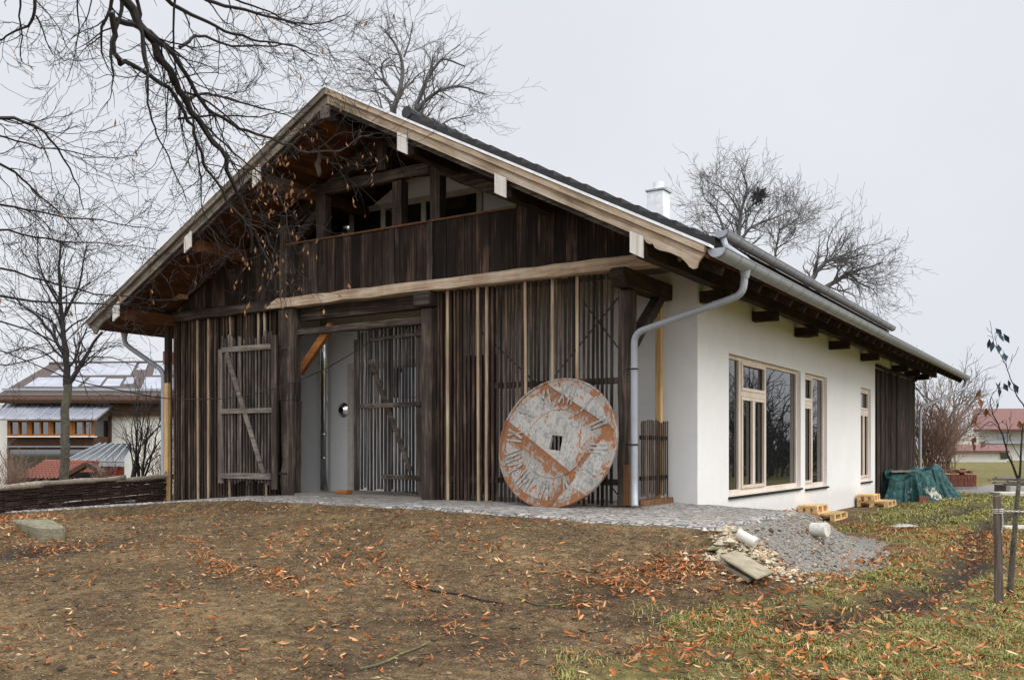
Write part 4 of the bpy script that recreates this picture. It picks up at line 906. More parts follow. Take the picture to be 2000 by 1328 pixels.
for s0, s1, t0, t1, nn in ((.06, .275, .22, .50, 3), (.10, .46, .57, .97, 5), (.29, .36, .24, .50, 1), (.37, .44, .24, .46, 1), (.475, .52, .74, .95, 1), (.45, .49, .3, .5, 1), (.53, .80, .16, .50, 3), (.56, .86, .56, .97, 3)):
    for i in range(nn):
        a, b = s0+(s1-s0)*i/nn, s0+(s1-s0)*(i+1)/nn-.0015
        hp(onroof(a, b, t0, t1), 'solar_panel', 'solar', hr)
hp(boxpx(318, 332, 686, 712, 47.5, .5), 'chimney', 'red_tile', hr)
hp(MB().tube([ev0+(0, 0, -.2), ev1+(0, 0, -.2)], .16, 8), 'gutter', 'house_brown')
hp(MB().beam(Q(0, .1)+(0, 0, .12), Q(1, .1)+(0, 0, .12), .08, .1), 'snow_rail', 'zinc', hr)
hp(boxpx(12, 470, 784, 1010, 43.2, 7), 'wall', 'house_white')
hp(boxpx(215, 470, 782, 812, 42.9, .25), 'balcony', 'house_brown'); hp(boxpx(-40, 14, 790, 1010, 43.0, .3), 'wall', 'house_white')
# sunroom with its lean-to metal roof
a, b, c, d = PD(-16, 818, 40.9), PD(187, 818, 40.9), PD(222, 790, 43.1), PD(12, 788, 43.1)
sr = hp(slab([a, b, c, d], .07), 'sunroom_roof', 'solar')
for i in range(10):
    s_ = i/9; p, q_ = a*(1-s_)+b*s_, d*(1-s_)+c*s_; hp(MB().beam(p+(0, 0, .02), q_+(0, 0, .02), .03, .05), 'roof_seam', 'zinc', sr)
hp(boxpx(14, 182, 852, 1000, 41.4, 1.75), 'sunroom_wall', 'house_brown')
hp(boxpx(14, 182, 818, 824, 41.2, .4), 'sunroom_head', 'orange_wood'); hp(boxpx(180.5, 182, 819, 852, 41.6, 1.5), 'corner_glazing', 'dark_glass')
hp(boxpx(211, 215, 812, 1000, 43.0, .19), 'corner_post', 'house_brown')
for x0 in (14, 56, 98, 140):
    f_ = MB(); 
    for xx, w2 in ((x0, 6), (x0+21, 3), (x0+38, 4)): boxpx(xx, xx+w2, 824, 852, 41.22, .12, f_)
    boxpx(x0, x0+42, 848, 852.5, 41.18, .16, f_)
    w_ = hp(f_, 'window', 'orange_wood'); hp(boxpx(x0+3, x0+40, 824.5, 848, 41.32, .05), 'pane', 'dark_glass', w_)
hp(boxpx(12, 184, 851.5, 853.5, 41.05, .3), 'sill', 'house_white'); hp(boxpx(14, 180, 871, 873, 41.3, .1), 'ledge', 'zinc')
hp(boxpx(20, 178, 878, 930, 41.35, .04), 'lower_glazing', 'dark_glass')
lean = thing('glass_canopy', 'grey glass lean-to canopy in front of the cream house wall', 'canopy', PD(190, 960, 36))
a, b, c, d = PD(128, 900, 34), PD(242, 902, 34), PD(262, 866, 38), PD(196, 866, 38)
gp = slab([a, b, c, d], .03).build('glass_roof', M['glassroof'], lean)
for i in range(7):
    s_ = i/6; MB().beam(a*(1-s_)+b*s_+(0, 0, .02), d*(1-s_)+c*s_+(0, 0, .02), .03, .05).build('glazing_bar', M['zinc'], lean)
MB().beam(a-(0, 0, .1), b-(0, 0, .1), .08, .14).build('front_beam', M['zinc'], lean)
for s_ in (.02, .33, .66, .98): p = a*(1-s_)+b*s_; MB().beam(p-(0, 0, 1.2), p-(0, 0, .17), .08, .08, up=(0, 1, 0)).build('post', M['house_brown'], lean)
boxpx(186, 240, 908, 935, 34.6, .1).build('red_panel', M['red_paint'], lean)
shed = thing('garden_shed', 'small shed with a red pantile roof and dark gabled porch, behind the fence', 'shed', PD(120, 960, 31))
def pantile(quad, nu, nv, th=.05):
    mb = MB(); a, b, c, d = (np.asarray(p, float) for p in quad); n = np.cross(b-a, d-a); n /= np.linalg.norm(n); n *= np.sign(n[2])
    V = []; N = nu*4
    for j in range(nv*2+1):
        for i in range(N+1):
            s_, t_ = i/N, (j//2+(j % 2)*.98)/nv if j < nv*2 else 1
            hgt = th*(.5+.5*math.cos(i*math.pi/2))+(.03 if j % 2 == 0 else -.01)
            V.append((a*(1-s_)+b*s_)*(1-t_)+(d*(1-s_)+c*s_)*t_+n*hgt)
    w_ = N+1; mb.add(V, [(j*w_+i, j*w_+i+1, (j+1)*w_+i+1, (j+1)*w_+i) for j in range(nv*2) for i in range(N)]); return mb
a, b, c, d = PD(34, 935, 29.5), PD(150, 937, 29.5), PD(176, 903, 32.5), PD(88, 901, 32.5)
pantile([a, b, c, d], 16, 8).build('roof', M['red_tile'], shed)
pantile([PD(128, 937, 30.2), PD(206, 932, 30.2), PD(186, 903, 32.4), PD(168, 903, 32.4)], 10, 6).build('roof', M['red_tile'], shed)
MB().tube([d, c+(RT*.3)], .07, 8).build('ridge_tiles', M['red_tile'], shed)
a, b, c = PD(128, 930, 29.2), PD(171, 906, 29.2), PD(205, 925, 29.2)
MB().beam(a, b, .3, .13).beam(b, c, .3, .13).build('porch_gable', M['house_brown'], shed)
boxpx(130, 204, 922, 990, 29.6, .2).build('porch_wall', M['gap'], shed); boxpx(46, 150, 936, 990, 30, 2.5).build('wall', M['house_brown'], shed)

# ------------------------------------------------------------------ garage and house on the far right
gar = thing('garage', 'long low white garage with a reddish roof across the field', 'garage', PD(1910, 902, 120))
boxpx(1864, 1966, 880, 903, 120, 8).build('wall', M['house_white'], gar)
slab([PD(1858, 880, 119), PD(1972, 880, 119), PD(1964, 868, 123), PD(1870, 868, 123)], .25).build('roof', M['far_red_tile'], gar)
boxpx(1955, 1970, 880, 896, 119.8, .1).build('door', M['teal_door'] if 'teal_door' in M else M['dark_glass'], gar)
h2 = thing('house', 'white house with a big reddish roof behind the low garage', 'house', PD(1985, 905, 140))
boxpx(1912, 2120, 836, 903, 140, 12).build('wall', M['house_white'], h2)
slab([PD(1902, 838, 137), PD(2130, 838, 137), PD(2120, 797, 146), PD(1900, 798, 146)], .35).build('roof', M['far_red_tile'], h2)
for x in (1947, 2010): 
    f_ = boxpx(x, x+20, 846, 858, 139.9, .1).build('window', M['house_white'], h2); boxpx(x+1, x+19, 847, 857, 139.8, .05).build('pane', M['dark_glass'], f_)
boxpx(1925, 2120, 862, 866, 138, 2).build('balcony', M['zinc'], h2)

# ------------------------------------------------------------------ things standing about
# rusty clock face leaning on the slats
s = NT('rusty painted sheet metal'); v = s.coords(); sp = s.n('SeparateXYZ'); s.l(v, sp.inputs[0]); xx, zz = sp.outputs['X'], sp.outputs['Z']
nA = s.noise(v, 3.6, 9, .72, .6); nB = s.noise(s.coords((1, 1, .45)), 20, 7, .75); nC = s.noise(s.coords((1, 1, 1)), 45, 4, .7)
paint = s.ramp(s.math('ADD', s.math('MULTIPLY', nA, .5), s.math('MULTIPLY', nB, .5)), [(.36, srgb(98, 96, 92)), (.46, srgb(146, 144, 139)), (.53, srgb(178, 175, 169)), (.64, srgb(206, 200, 189))])
rust = s.ramp(s.math('ADD', s.math('MULTIPLY', nA, .5), s.math('MULTIPLY', nB, .5)), [(.40, srgb(52, 29, 19)), (.49, srgb(110, 56, 23)), (.56, srgb(138, 76, 36)), (.64, srgb(146, 96, 58))])
def seam(p, q_, width, side=1):
    (x0, z0), (x1, z1) = p, q_; dx, dz = x1-x0, z1-z0; l_ = math.hypot(dx, dz); nx_, nz_ = -dz/l_*side, dx/l_*side
    t = s.math('SUBTRACT', s.math('ADD', s.math('MULTIPLY', xx, nx_), s.math('MULTIPLY', zz, nz_)), x0*nx_+z0*nz_)
    u_ = s.math('SUBTRACT', s.math('ADD', s.math('MULTIPLY', xx, dx/l_), s.math('MULTIPLY', zz, dz/l_)), x0*dx/l_+z0*dz/l_)
    ins = s.math('MULTIPLY', s.math('GREATER_THAN', t, .0), s.math('MULTIPLY', s.math('GREATER_THAN', u_, -.05), s.math('LESS_THAN', u_, l_+.05)))
    fade = s.math('SUBTRACT', 1.0, s.math('DIVIDE', t, width))
    return s.math('MULTIPLY', ins, s.math('MAXIMUM', fade, 0))
L1 = ((-1.0, .40), (.40, -.52)); L2 = ((-.30, .98), (.98, .22)); L3 = ((.93, .22), (.06, -1.06))
m = s.math('MAXIMUM', s.math('MAXIMUM', seam(*L1, .30, -1), seam(*L2, .30, -1)), s.math('MULTIPLY', seam(*L3, .26, -1), .8))
rad = s.math('SQRT', s.math('ADD', s.math('MULTIPLY', xx, xx), s.math('MULTIPLY', zz, zz)))
edge = s.math('MULTIPLY', s.math('GREATER_THAN', rad, .93), .12)
lowl = s.math('MULTIPLY', s.math('GREATER_THAN', s.math('SUBTRACT', -.35, s.math('ADD', s.math('MULTIPLY', zz, .8), s.math('MULTIPLY', xx, .5))), 0), .10)
score = s.math('ADD', s.math('ADD', s.math('MULTIPLY', m, .27), s.math('MULTIPLY', s.math('ADD', edge, lowl), .75)), s.math('ADD', s.math('MULTIPLY', nA, .9), s.math('ADD', s.math('MULTIPLY', nB, .8), -.35)))
mask = s.bw(score, .605, .65)
c = s.mix(mask, paint, rust); c = s.mix(s.math('MULTIPLY', s.bw(score, .52, .61), .35), c, srgb(150, 112, 76))
c = s.mix(s.math('MULTIPLY', s.bw(nC, .57, .66), .6), c, srgb(98, 70, 50)); s.bump(nC, .35, .004)
M['rusty'] = s.done(c, .65, 0, .4)
dc = onZ(1090, 992, .0); 
disc = thing('clock_face', 'huge round rusty clock face with worn Roman numerals leaning on the slats', 'clock face', (-1.03, -.62, .0))
RD = 1.055; tilt = R(14)
cen = np.array([-1.12, -.36, 1.0])
def face_obj(mb, name, mat):
    V = np.concatenate(mb.v); me = bpy.data.meshes.new(name); me.from_pydata(V.tolist(), [], mb.f); me.update(); me.materials.append(M[mat])
    o = bpy.data.objects.new(name, me); COL.objects.link(o); o.parent = disc; o.location = tuple(cen-np.array(disc.location)); o.rotation_euler = (-tilt, 0, 0); return o
n = 96; hole = [(-.115, -.11), (.10, -.135), (.115, .105), (-.085, .125)]
th = np.linspace(0, 2*math.pi, n, endpoint=False)
def dish(r):   # the disc's outline, slightly battered
    return [(r*math.cos(t)*(1+.004*math.sin(5*t)), r*math.sin(t)*(1+.004*math.cos(3*t))) for t in th]
g = MB(); rim = dish(RD)
V = [(x, -.03, z) for x, z in rim]+[(x, .03, z) for x, z in rim]
hp_ = []
for t in th:      # hole edge sampled in the same directions
    dx, dz = math.cos(t), math.sin(t); best = 9
    for (ax, az), (bx, bz) in zip(hole, hole[1:]+hole[:1]):
        ex, ez = bx-ax, bz-az; den = dx*ez-dz*ex
        if abs(den) < 1e-9: continue
        k_ = (ax*ez-az*ex)/den; q_ = (ax*dz-az*dx)/den
        if k_ > 0 and -1e-6 <= q_ <= 1+1e-6: best = min(best, k_)
    hp_.append((dx*best, dz*best))
V += [(x, -.03, z) for x, z in hp_]+[(x, .03, z) for x, z in hp_]
Fc = []
for i in range(n):
    j = (i+1) % n; Fc += [(i, j, n+j, n+i), (j, i, 2*n+i, 2*n+j), (n+i, n+j, 3*n+j, 3*n+i), (2*n+i, 3*n+i, 3*n+j, 2*n+j)]
g.add(V, Fc); face_obj(g, 'face', 'rusty')
def clip_half(poly, p, q_, side):
    out = []; nx_, nz_ = -(q_[1]-p[1])*side, (q_[0]-p[0])*side; f = lambda a: (a[0]-p[0])*nx_+(a[1]-p[1])*nz_
    for a, b in zip(poly, poly[1:]+poly[:1]):
        fa_, fb_ = f(a), f(b)
        if fa_ >= 0: out.append(a)
        if (fa_ >= 0) != (fb_ >= 0): t = fa_/(fa_-fb_); out.append((a[0]+(b[0]-a[0])*t, a[1]+(b[1]-a[1])*t))
    return out
o_ = dish(RD-.02)
face_obj(MB().prism(clip_half(o_, *L2, 1), 'y', -.040, -.031), 'sheet', 'rusty')
lr = clip_half(clip_half(o_, *L3, 1), (.98, .22), (-.3, .98), 1)
face_obj(MB().prism(lr, 'y', -.042, -.0315), 'sheet', 'rusty')
face_obj(MB().tube([(RD*.992*math.cos(t), -.032, RD*.992*math.sin(t)) for t in np.linspace(0, 2*math.pi, 97)], .022, 6, cap=False), 'rim', 'rusty')
face_obj(MB().tube([(.56*math.cos(t), -.031, .56*math.sin(t)-.01) for t in np.linspace(0, 2*math.pi, 73)], .011, 5, cap=False), 'ring', 'rusty')
s = NT('worn grey numeral paint'); v = s.coords(); n_ = s.noise(v, 16, 6, .7); c = s.ramp(n_, [(.34, srgb(104, 103, 100)), (.47, srgb(136, 135, 131)), (.54, srgb(166, 163, 157)), (.64, srgb(160, 120, 82))])
M['numeral'] = s.done(c, .7)
NUM = ['XII', 'I', 'II', 'III', 'IIII', 'V', 'VI', 'VII', 'VIII', 'IX', 'X', 'XI']
for k_, txt in enumerate(NUM):
    a = math.pi/2-k_*math.pi/6-R(8); rd = np.array([math.cos(a), math.sin(a)]); tg = np.array([math.sin(a), -math.cos(a)])
    wds = {'I': .075, 'V': .17, 'X': .17}; W = sum(wds[ch_] for ch_ in txt); x = -W/2; g = MB()
    def stroke(x0, x1, wd):
        p0 = rd*.635+tg*x0; p1 = rd*.93+tg*x1; dv = (p1-p0)/np.linalg.norm(p1-p0); nv = np.array([-dv[1], dv[0]])*wd/2
        g.prism([tuple(p0-nv), tuple(p1-nv), tuple(p1+nv), tuple(p0+nv)], 'y', -.0475, -.0435)
    for ch_ in txt:
        c0 = x+wds[ch_]/2
        if ch_ == 'I': stroke(c0*.85, c0, .03)
        elif ch_ == 'V': stroke(c0, c0-.06, .04); stroke(c0+.012, c0+.062, .02)
        else: stroke(c0-.055, c0+.055, .04); stroke(c0+.05, c0-.05, .02)
        x += wds[ch_]
    face_obj(g, 'numeral', 'numeral')
# birdhouse on the gable planks
bh = thing('birdhouse', 'small wooden birdhouse of pale boards hanging under the left roof slope', 'birdhouse', (-10.6, -.2, 4.12))
MB().prism([(-10.68, 4.14), (-10.43, 4.12), (-10.46, 4.34), (-10.62, 4.44)], 'y', -.28, -.05).build('box', M['new_pine'], bh)
MB().beam((-10.56, -.17, 4.47), (-10.40, -.17, 4.26), .27, .025).beam((-10.57, -.17, 4.46), (-10.68, -.17, 4.36), .27, .022).build('roof', M['grey_x'], bh)
MB().tube([(-10.56, -.285, 4.27), (-10.56, -.279, 4.27)], .022, 12).build('entrance_hole', M['gap'], bh)
# block under the right door leaf
b_ = onZ(710, 966, .035); tag(MB().box(-6.30, -6.02, .12, .28, .036, .115).build('wood_block', M['orange_wood'], bevel=.008), 'orange wood block propping up the right slatted door', 'block')
# cable swinging in from the left to the lintel
pts = [Zp(x*2.632, y*2.632, d) for x, y, d in ((-60, 665, 12), (0, 683, 13), (147, 745, 14.5), (320, 779, 16.5), (420, 781, 17), (500, 770, 17.3))]+[PD(580, 746, 17.6), PD(640, 718, 17.2), PD(690, 690, 16.9), PD(740, 655, 16.5), PD(775, 634, 16.4)]
tag(MB().tube(along(pts, 40), .009, 5).build('cable', M['cable']), 'thin dark cable sagging from the left across the doors to the lintel', 'cable')
# pallets by the side wall
def pallet(name, label, loc, sx, sy, sz, rz_=0):
    t = thing(name, label, 'pallet', loc, 'pallets stacked as steps along the white wall'); t.rotation_euler = (0, 0, rz_)
    bt_ = sz*.15; g = MB(); n = max(3, int(sx/.16)); r_ = np.random.default_rng(int(loc[1]*100))
    def loc_build(mb, nm): o = mb.build(nm, M['pallet'], bevel=.003); o.parent = t; return o
    for i in range(n): w_ = sx/n; g.box(i*w_+.008, (i+1)*w_-.008, 0, sy, sz-bt_, sz)
    loc_build(g, 'deck')
    for i in range(3):
        y = (sy-.12)*i/2; loc_build(MB().box(0, sx, y, y+.1, sz-2*bt_, sz-bt_-.001), 'crossboard')
        for j in range(3): x = (sx-.1)*j/2; loc_build(MB().box(x+.001, x+.10, y+.002, y+.112, bt_+.001, sz-2*bt_-.001), 'block')
    for j in range(3): x = (sx-.1)*j/2; loc_build(MB().box(x, x+.1, 0, sy, 0, bt_), 'runner')
    return t
zg_ = lambda x, y: float(ground_z(x, y))
pallet('pallet', 'lower of the two pallets stacked nearest the paving', (.50, 7.46, zg_(1.0, 7.9)+.01), .80, 1.2, .15)
pallet('pallet', 'upper smaller pallet on the stack nearest the paving', (.52, 7.44, zg_(1.0, 7.9)+.162), .42, .86, .17, R(-2))
pallet('pallet', 'lower of the two pallets stacked near the green tarpaulin', (.53, 13.1, zg_(.9, 13.6)+.01), .8, 1.2, .16)
pallet('pallet', 'upper pallet on the stack near the green tarpaulin', (.55, 13.05, zg_(.9, 13.6)+.172), .45, .9, .17, R(2))
# tarpaulin over a pile
s = NT('green tarpaulin'); v = s.coords(); n1 = s.noise(v, 1.6, 5, .6); n2 = s.noise(v, 7, 5, .65)
c = s.ramp(n2, [(.3, srgb(18, 50, 48)), (.5, srgb(30, 74, 72)), (.7, srgb(70, 116, 114))]); c = s.mix(s.bw(s.math('ADD', s.math('MULTIPLY', n1, .7), s.math('MULTIPLY', n2, .3)), .585, .62), c, srgb(196, 186, 168))
s.bump(s.math('ADD', s.noise(s.coords((1, 1, .3)), 9, 5, .7, 1.2), s.noise(v, 22, 3, .6, 1)), .9, .03); M['tarp'] = s.done(c, .55, 0, .35)
tc = PD(1775, 978, 29.0); tc[2] = zg_(tc[0], tc[1])
def drape(c0, a, b, hgt, seed, rot, top=.75):
    """cloth thrown over a lumpy pile: flat lumpy top, steep pleated sides, ragged spread hem"""
    nu, nv = 180, 46; r_ = np.random.default_rng(seed); ph = r_.uniform(0, 6.28, 12); V = []
    for j in range(nv+1):
        f = j/nv
        for i in range(nu):
            t = 2*math.pi*i/nu; ca_, sa_ = math.cos(t), math.sin(t); k_ = (abs(ca_)**3+abs(sa_)**3)**(-1/3.)
            out_ = 1+.10*math.sin(2*t+ph[0])+.08*math.sin(3*t+ph[1])
            pl = sum((1-abs(math.sin(t*m_/2+ph[q_+2]+.8*math.sin(t+ph[q_]))))**2*w_ for q_, (m_, w_) in enumerate(((7, .20), (11, .16), (17, .12), (29, .07))))
            if f < .45: q1 = f/.45; rr_ = q1*top*out_; z = 1-.06*q1**3
            else: q2 = (f-.45)/.55; rr_ = (top+(1-top)*q2**1.5)*out_+(pl-.10)*q2**.8*1.35; z = .94*(1-q2**1.1)
            x, y = ca_*k_*a*rr_, sa_*k_*b*rr_
            lump = float(vnoise(np.array(x+9.), np.array(y+seed), .42, 80+seed))*.5+float(vnoise(np.array(x+9.), np.array(y+seed), .15, 81+seed))*.10
            z = max(z+lump*min(1, z*2), .0)
            V.append((c0[0]+x*math.cos(rot)-y*math.sin(rot), c0[1]+x*math.sin(rot)+y*math.cos(rot), c0[2]+z*hgt))
    return MB().add(V, [(j*nu+i, j*nu+(i+1) % nu, (j+1)*nu+(i+1) % nu, (j+1)*nu+i) for j in range(nv) for i in range(nu)])
tp = thing('tarpaulin_pile', 'building material piled under a dark green tarpaulin against the timber wall', 'covered pile', tc)
drape(PD(1770, 975, 28.5)*[1, 1, 0]+[0, 0, tc[2]-.03], .85, .75, .84, 3, R(20)).build('tarpaulin', M['tarp'], tp, smooth=True)
drape(PD(1812, 970, 30.2)*[1, 1, 0]+[0, 0, tc[2]-.03], .80, .8, .98, 8, R(-15), .5).build('tarpaulin', M['tarp'], tp, smooth=True)
p = PD(1762, 921, 28.3); tag(MB().beam(p-RT*.35, p+RT*.4+UP*.02, .16, .05).build('plank', M['grey_plank']), 'short grey plank lying on top of the green tarpaulin', 'plank')
p = PD(1803, 976, 27.6); p[2] = zg_(p[0], p[1])
br_ = MB(); br_.beam(p-RT*.14+UP*.09, p+RT*.14+UP*.09, .12, .17); tag(br_.build('brick', M['red_tile'], bevel=.008), 'orange hollow brick on the ground in front of the tarpaulin', 'brick')
# stacks of roof tiles
def tile_stack(px, pyb, d, wpx, hpx, label, seed):
    c0 = PD(px, pyb, d); w_ = wpx*d/F; hh = hpx*d/F; c0[2] = zg_(c0[0], c0[1]); t = thing('tile_stack', label, 'tile stack', c0); r_ = np.random.default_rng(seed)
    MB().beam(c0-RT*w_/2+UP*.06+FW*.4, c0+RT*w_/2+UP*.06+FW*.4, .8, .12).build('pallet', M['grey_plank'], t)
    rows = 2 if hh > .5 else 1; rh = (hh-.15)/rows*.92
    for k_ in range(rows):
        g = MB(); n = int(w_/.055)
        for i in range(n): 
            p = c0+RT*(-w_/2+(i+.5)*w_/n)+UP*(.13+rh*(k_+.5)); g.beam(p+FW*.02*r_.random(), p+FW*.75, w_/n*.72, rh*r_.uniform(.93, 1.0))
        g.build('tile_row', M['red_tile'], t)
    g = MB()
    for i in range(16):
        p = c0+RT*r_.uniform(-w_*.42, w_*.42)+FW*r_.uniform(0, .6)+UP*(hh+.02+r_.uniform(0, .06)); dv = RT*r_.normal()+FW*r_.normal()+UP*r_.normal()*.25; dv /= np.linalg.norm(dv); g.beam(p-dv*.14, p+dv*.14, .2, .03)
    o = g.build('loose_tiles', M['red_tile'], t); o['kind'] = 'stuff'
tile_stack(1883, 955, 36, 50, 32, 'pallet of upright red roof tiles with broken tiles on top', 4)
tile_stack(1846, 962, 33, 20, 40, 'narrow stack of dark red tiles behind the tarpaulin', 5)
c0 = PD(1985, 948, 33); c0[2] = zg_(c0[0], c0[1]); st = thing('plank_stack', 'loose stack of grey planks on the grass at the right edge', 'planks', c0); r_ = np.random.default_rng(6)
for k_ in range(9):
    p = c0+UP*(.30+.035*k_)+FW*r_.uniform(-.3, .3)+RT*r_.uniform(-.15, .3); MB().beam(p-RT*.75, p+RT*1.2+FW*r_.normal()*.1, .2, .03).build('plank', M['grey_plank'], st)
for q_ in (-.5, .8): MB().beam(c0+RT*q_-FW*.4+UP*.13, c0+RT*q_+FW*.4+UP*.13, .15, .3).build('bearer', M['grey_plank'], st)
p = PD(1990, 955, 31); p[2] = zg_(p[0], p[1]); tag(MB().beam(p-RT*.8+UP*.07, p+RT*.9+UP*.07, .7, .14).build('concrete_slab', M['concrete'], bevel=.015), 'flat grey concrete slab below the stack of planks', 'slab')
p = PD(1757, 1014, 19.5); p[2] = zg_(p[0], p[1]); tag(MB().beam(p-RT*.3+UP*.012, p+RT*.3+UP*.018, .5, .03).build('concrete_slab', M['concrete'], bevel=.008), 'pale flat paving slab lying in the grass beside the wheel rut', 'slab')
# concrete cores, broken slabs, stone block
def core(px, py, d, dirv, ln, r, label, seed=0):
    c0 = PD(px, py, d); dv = np.array(dirv, float); dv /= np.linalg.norm(dv)
    tag(MB().tube([c0-dv*ln/2, c0-dv*ln/2.02, c0+dv*ln/2.02, c0+dv*ln/2], [r*.94, r, r, r*.94], 18).build('concrete_cylinder', M['concrete_pale'], smooth=False), label, 'concrete cylinder')
s = NT('white pitted concrete'); v = s.coords(); n1 = s.noise(v, 9, 5, .6); n2 = s.noise(v, 40, 4, .7)
c = s.ramp(n1, [(.3, srgb(178, 172, 160)), (.7, srgb(218, 214, 206))]); c = s.mix(s.bw(n2, .62, .68), c, srgb(150, 134, 112)); s.bump(n2, .5, .006); M['concrete_pale'] = s.done(c, .9)
core(1459, 1051, 10.35, RT*.7-UP*.42-FW*.55, .23, .058, 'small speckled concrete cylinder tilted on the rubble heap')
core(1601, 1034, 12.6, RT*.72-FW*.7+UP*.05, .22, .095, 'stubby white concrete cylinder lying below the end of the paving')
def slab3(c0, u_, v_, th_, name, label, mat):
    n = np.cross(u_, v_); n = n/np.linalg.norm(n)*th_; n = n*np.sign(n[2]); o = np.asarray(c0)
    tag(MB().hexa([o, o+u_, o+u_+v_, o+v_, o+n, o+u_+n, o+u_+v_+n, o+v_+n]).build(name, M[mat], bevel=.012), label, 'slab')
pA, pB, pC = PD(1404, 1083, 9.95), PD(1478, 1128, 9.45), PD(1432, 1074, 10.3)
slab3(pA-UP*.03, pB-pA, (pC-pA)*1.15, .035, 'concrete_slab', 'broken concrete slab tilted on the rubble heap at the end of the paving', 'dirty_concrete')
pA, pB, pC = PD(1386, 1088, 10.1), PD(1462, 1130, 9.6), PD(1402, 1078, 10.35)
slab3(pA-UP*.05, pB-pA, pC-pA, .05, 'concrete_slab', 'second thin slab half hidden under the tilted one', 'dirty_concrete')
pA, pB, pC = PD(1380, 1076, 10.3), PD(1416, 1074, 10.35), PD(1386, 1070, 10.7)
slab3(pA, pB-pA, pC-pA, .035, 'stone_slab', 'small dark flat stone at the left of the rubble heap', 'mossy')
c0 = PD(66, 1058, 12.9); c0[2] = zg_(c0[0], c0[1])-.12
g = MB(); a = PD(30, HZ, 13.5); e = [PD(78, 1060, 12.8), PD(128, 1056, 12.9), PD(132, 1056, 13.9), PD(40, 1060, 13.9)]
tp_ = [PD(76, 1028, 12.8), PD(128, 1027, 12.9), PD(104, 1014, 13.9), PD(20, 1013, 13.9)]
for k_ in range(4): e[k_] = np.array([tp_[k_][0], tp_[k_][1], e[k_][2]-.15])
g.hexa(e+tp_); tag(g.build('stone_block', M['mossy'], bevel=.03), 'mossy squared stone block at the left edge among fallen leaves', 'stone block')
# stake with rope and the sapling at the right edge
sk0 = PD(1951, 1172, 9.9); sk0[2] = zg_(sk0[0], sk0[1])-.1; sk1 = PD(1947, 968, 9.9)
stake = thing('stake', 'grey round wooden stake with rope tied round its top', 'stake', sk0)
MB().tube([sk0, sk0+(sk1-sk0)*.5+(.004, 0, 0), sk1-(0, 0, .008), sk1], [.046, .043, .04, .034], 12).build('post', M['grey_z'], stake)
g = MB(); 
for i in range(3):
    cz_ = PD(1949, 994+i*3.4, 9.9); g.tube([cz_+np.array([math.cos(t)*.047, math.sin(t)*.047, .004*math.sin(t)]) for t in np.linspace(0, 6.283, 17)], .007, 5, cap=False)
g.tube(along([PD(1957, 1003, 9.86), PD(1960, 1020, 9.86), PD(1956, 1040, 9.86)], 6), .006, 5)
g.build('rope_wrap', M['rope'], stake)
r0 = PD(1957, 998, 9.88); r1 = PD(2120, 994, 9.6); P = along([r0, PD(2000, 999, 9.8), r1], 60); g = MB()
for ph in (0, math.pi): g.tube([p+np.array([0, math.cos(i*.9+ph)*.006, math.sin(i*.9+ph)*.006]) for i, p in enumerate(P)], .006, 4)
tag(g.build('rope', M['rope']), 'twisted pale rope running from the stake past the sapling', 'rope')
p = Gd(1958, 1034); q_ = Gd(2090, 1032); p[2] = zg_(p[0], p[1])+.05; q_[2] = zg_(q_[0], q_[1])+.05; tag(MB().beam(p, q_, .14, .06).build('board', M['concrete_pale']), 'pale board lying in the grass behind the roped stake', 'board')
T = Tree(501); os_ = dict(kids=[1.6, 2], wig=.16, up=.05, spread=35, shrink=.55, rmin=.003); ds_ = 10.4; G_ = lambda l: [PD(x, y, ds_) for x, y in l]
sb = PD(1972, 1165, ds_); sb[2] = zg_(sb[0], sb[1])-.05
T.limb(along([sb]+G_([(1976, 1100), (1982, 1040), (1985, 994), (1991, 934)]), 10), .036, .022, True, 8)
guided(T, G_([(1991, 936), (1968, 889), (1956, 841), (1937, 808), (1931, 778), (1944, 763)]), .018, .004, 4, os_, 1, L0=.18)
guided(T, G_([(1991, 936), (1996, 900), (1998, 856), (2012, 800), (2008, 760)]), .018, .005, 4, os_, 1, L0=.2)
guided(T, G_([(2010, 815), (2000, 793), (1986, 772), (1971, 733), (1959, 702), (1944, 672), (1938, 654)]), .011, .003, 5, os_, 1, L0=.16)
guided(T, G_([(1958, 845), (1935, 820), (1915, 838), (1900, 850)]), .006, .003, 3, os_, 1, L0=.15); guided(T, G_([(1996, 900), (1975, 862), (1965, 820)]), .006, .003, 2, os_, 1, L0=.15)
sp_ = T.finish('young_tree', 'slender young tree with a few last leaves beside the roped stake', sb, 'mossbark', 'twig')
r_ = np.random.default_rng(12)
for mat, spots in (('teal_leaf', [(1944, 645), (1952, 655), (1934, 665), (1940, 670), (1948, 676), (1960, 655), (1958, 693), (1953, 748), (1948, 757), (1962, 752), (1980, 752), (1971, 745), (1942, 750)]), ('brown_leaf', [(1918, 765), (1914, 780), (1950, 788), (1926, 800), (1912, 815), (1900, 812), (1990, 825), (1924, 864), (1900, 866), (1905, 856)])):
    g = MB()
    for x, y in spots: leaf_quad(g, PD(x+r_.normal()*2, y-4, ds_-.05*r_.random()), r_.uniform(.10, .14), r_.uniform(.055, .075), RT*r_.normal()*.4+FW*r_.normal()*.4-UP, -FW*1.0+RT*r_.normal()*.6, .2)
    o = g.build('leaves', M[mat], sp_); o['kind'] = 'stuff'

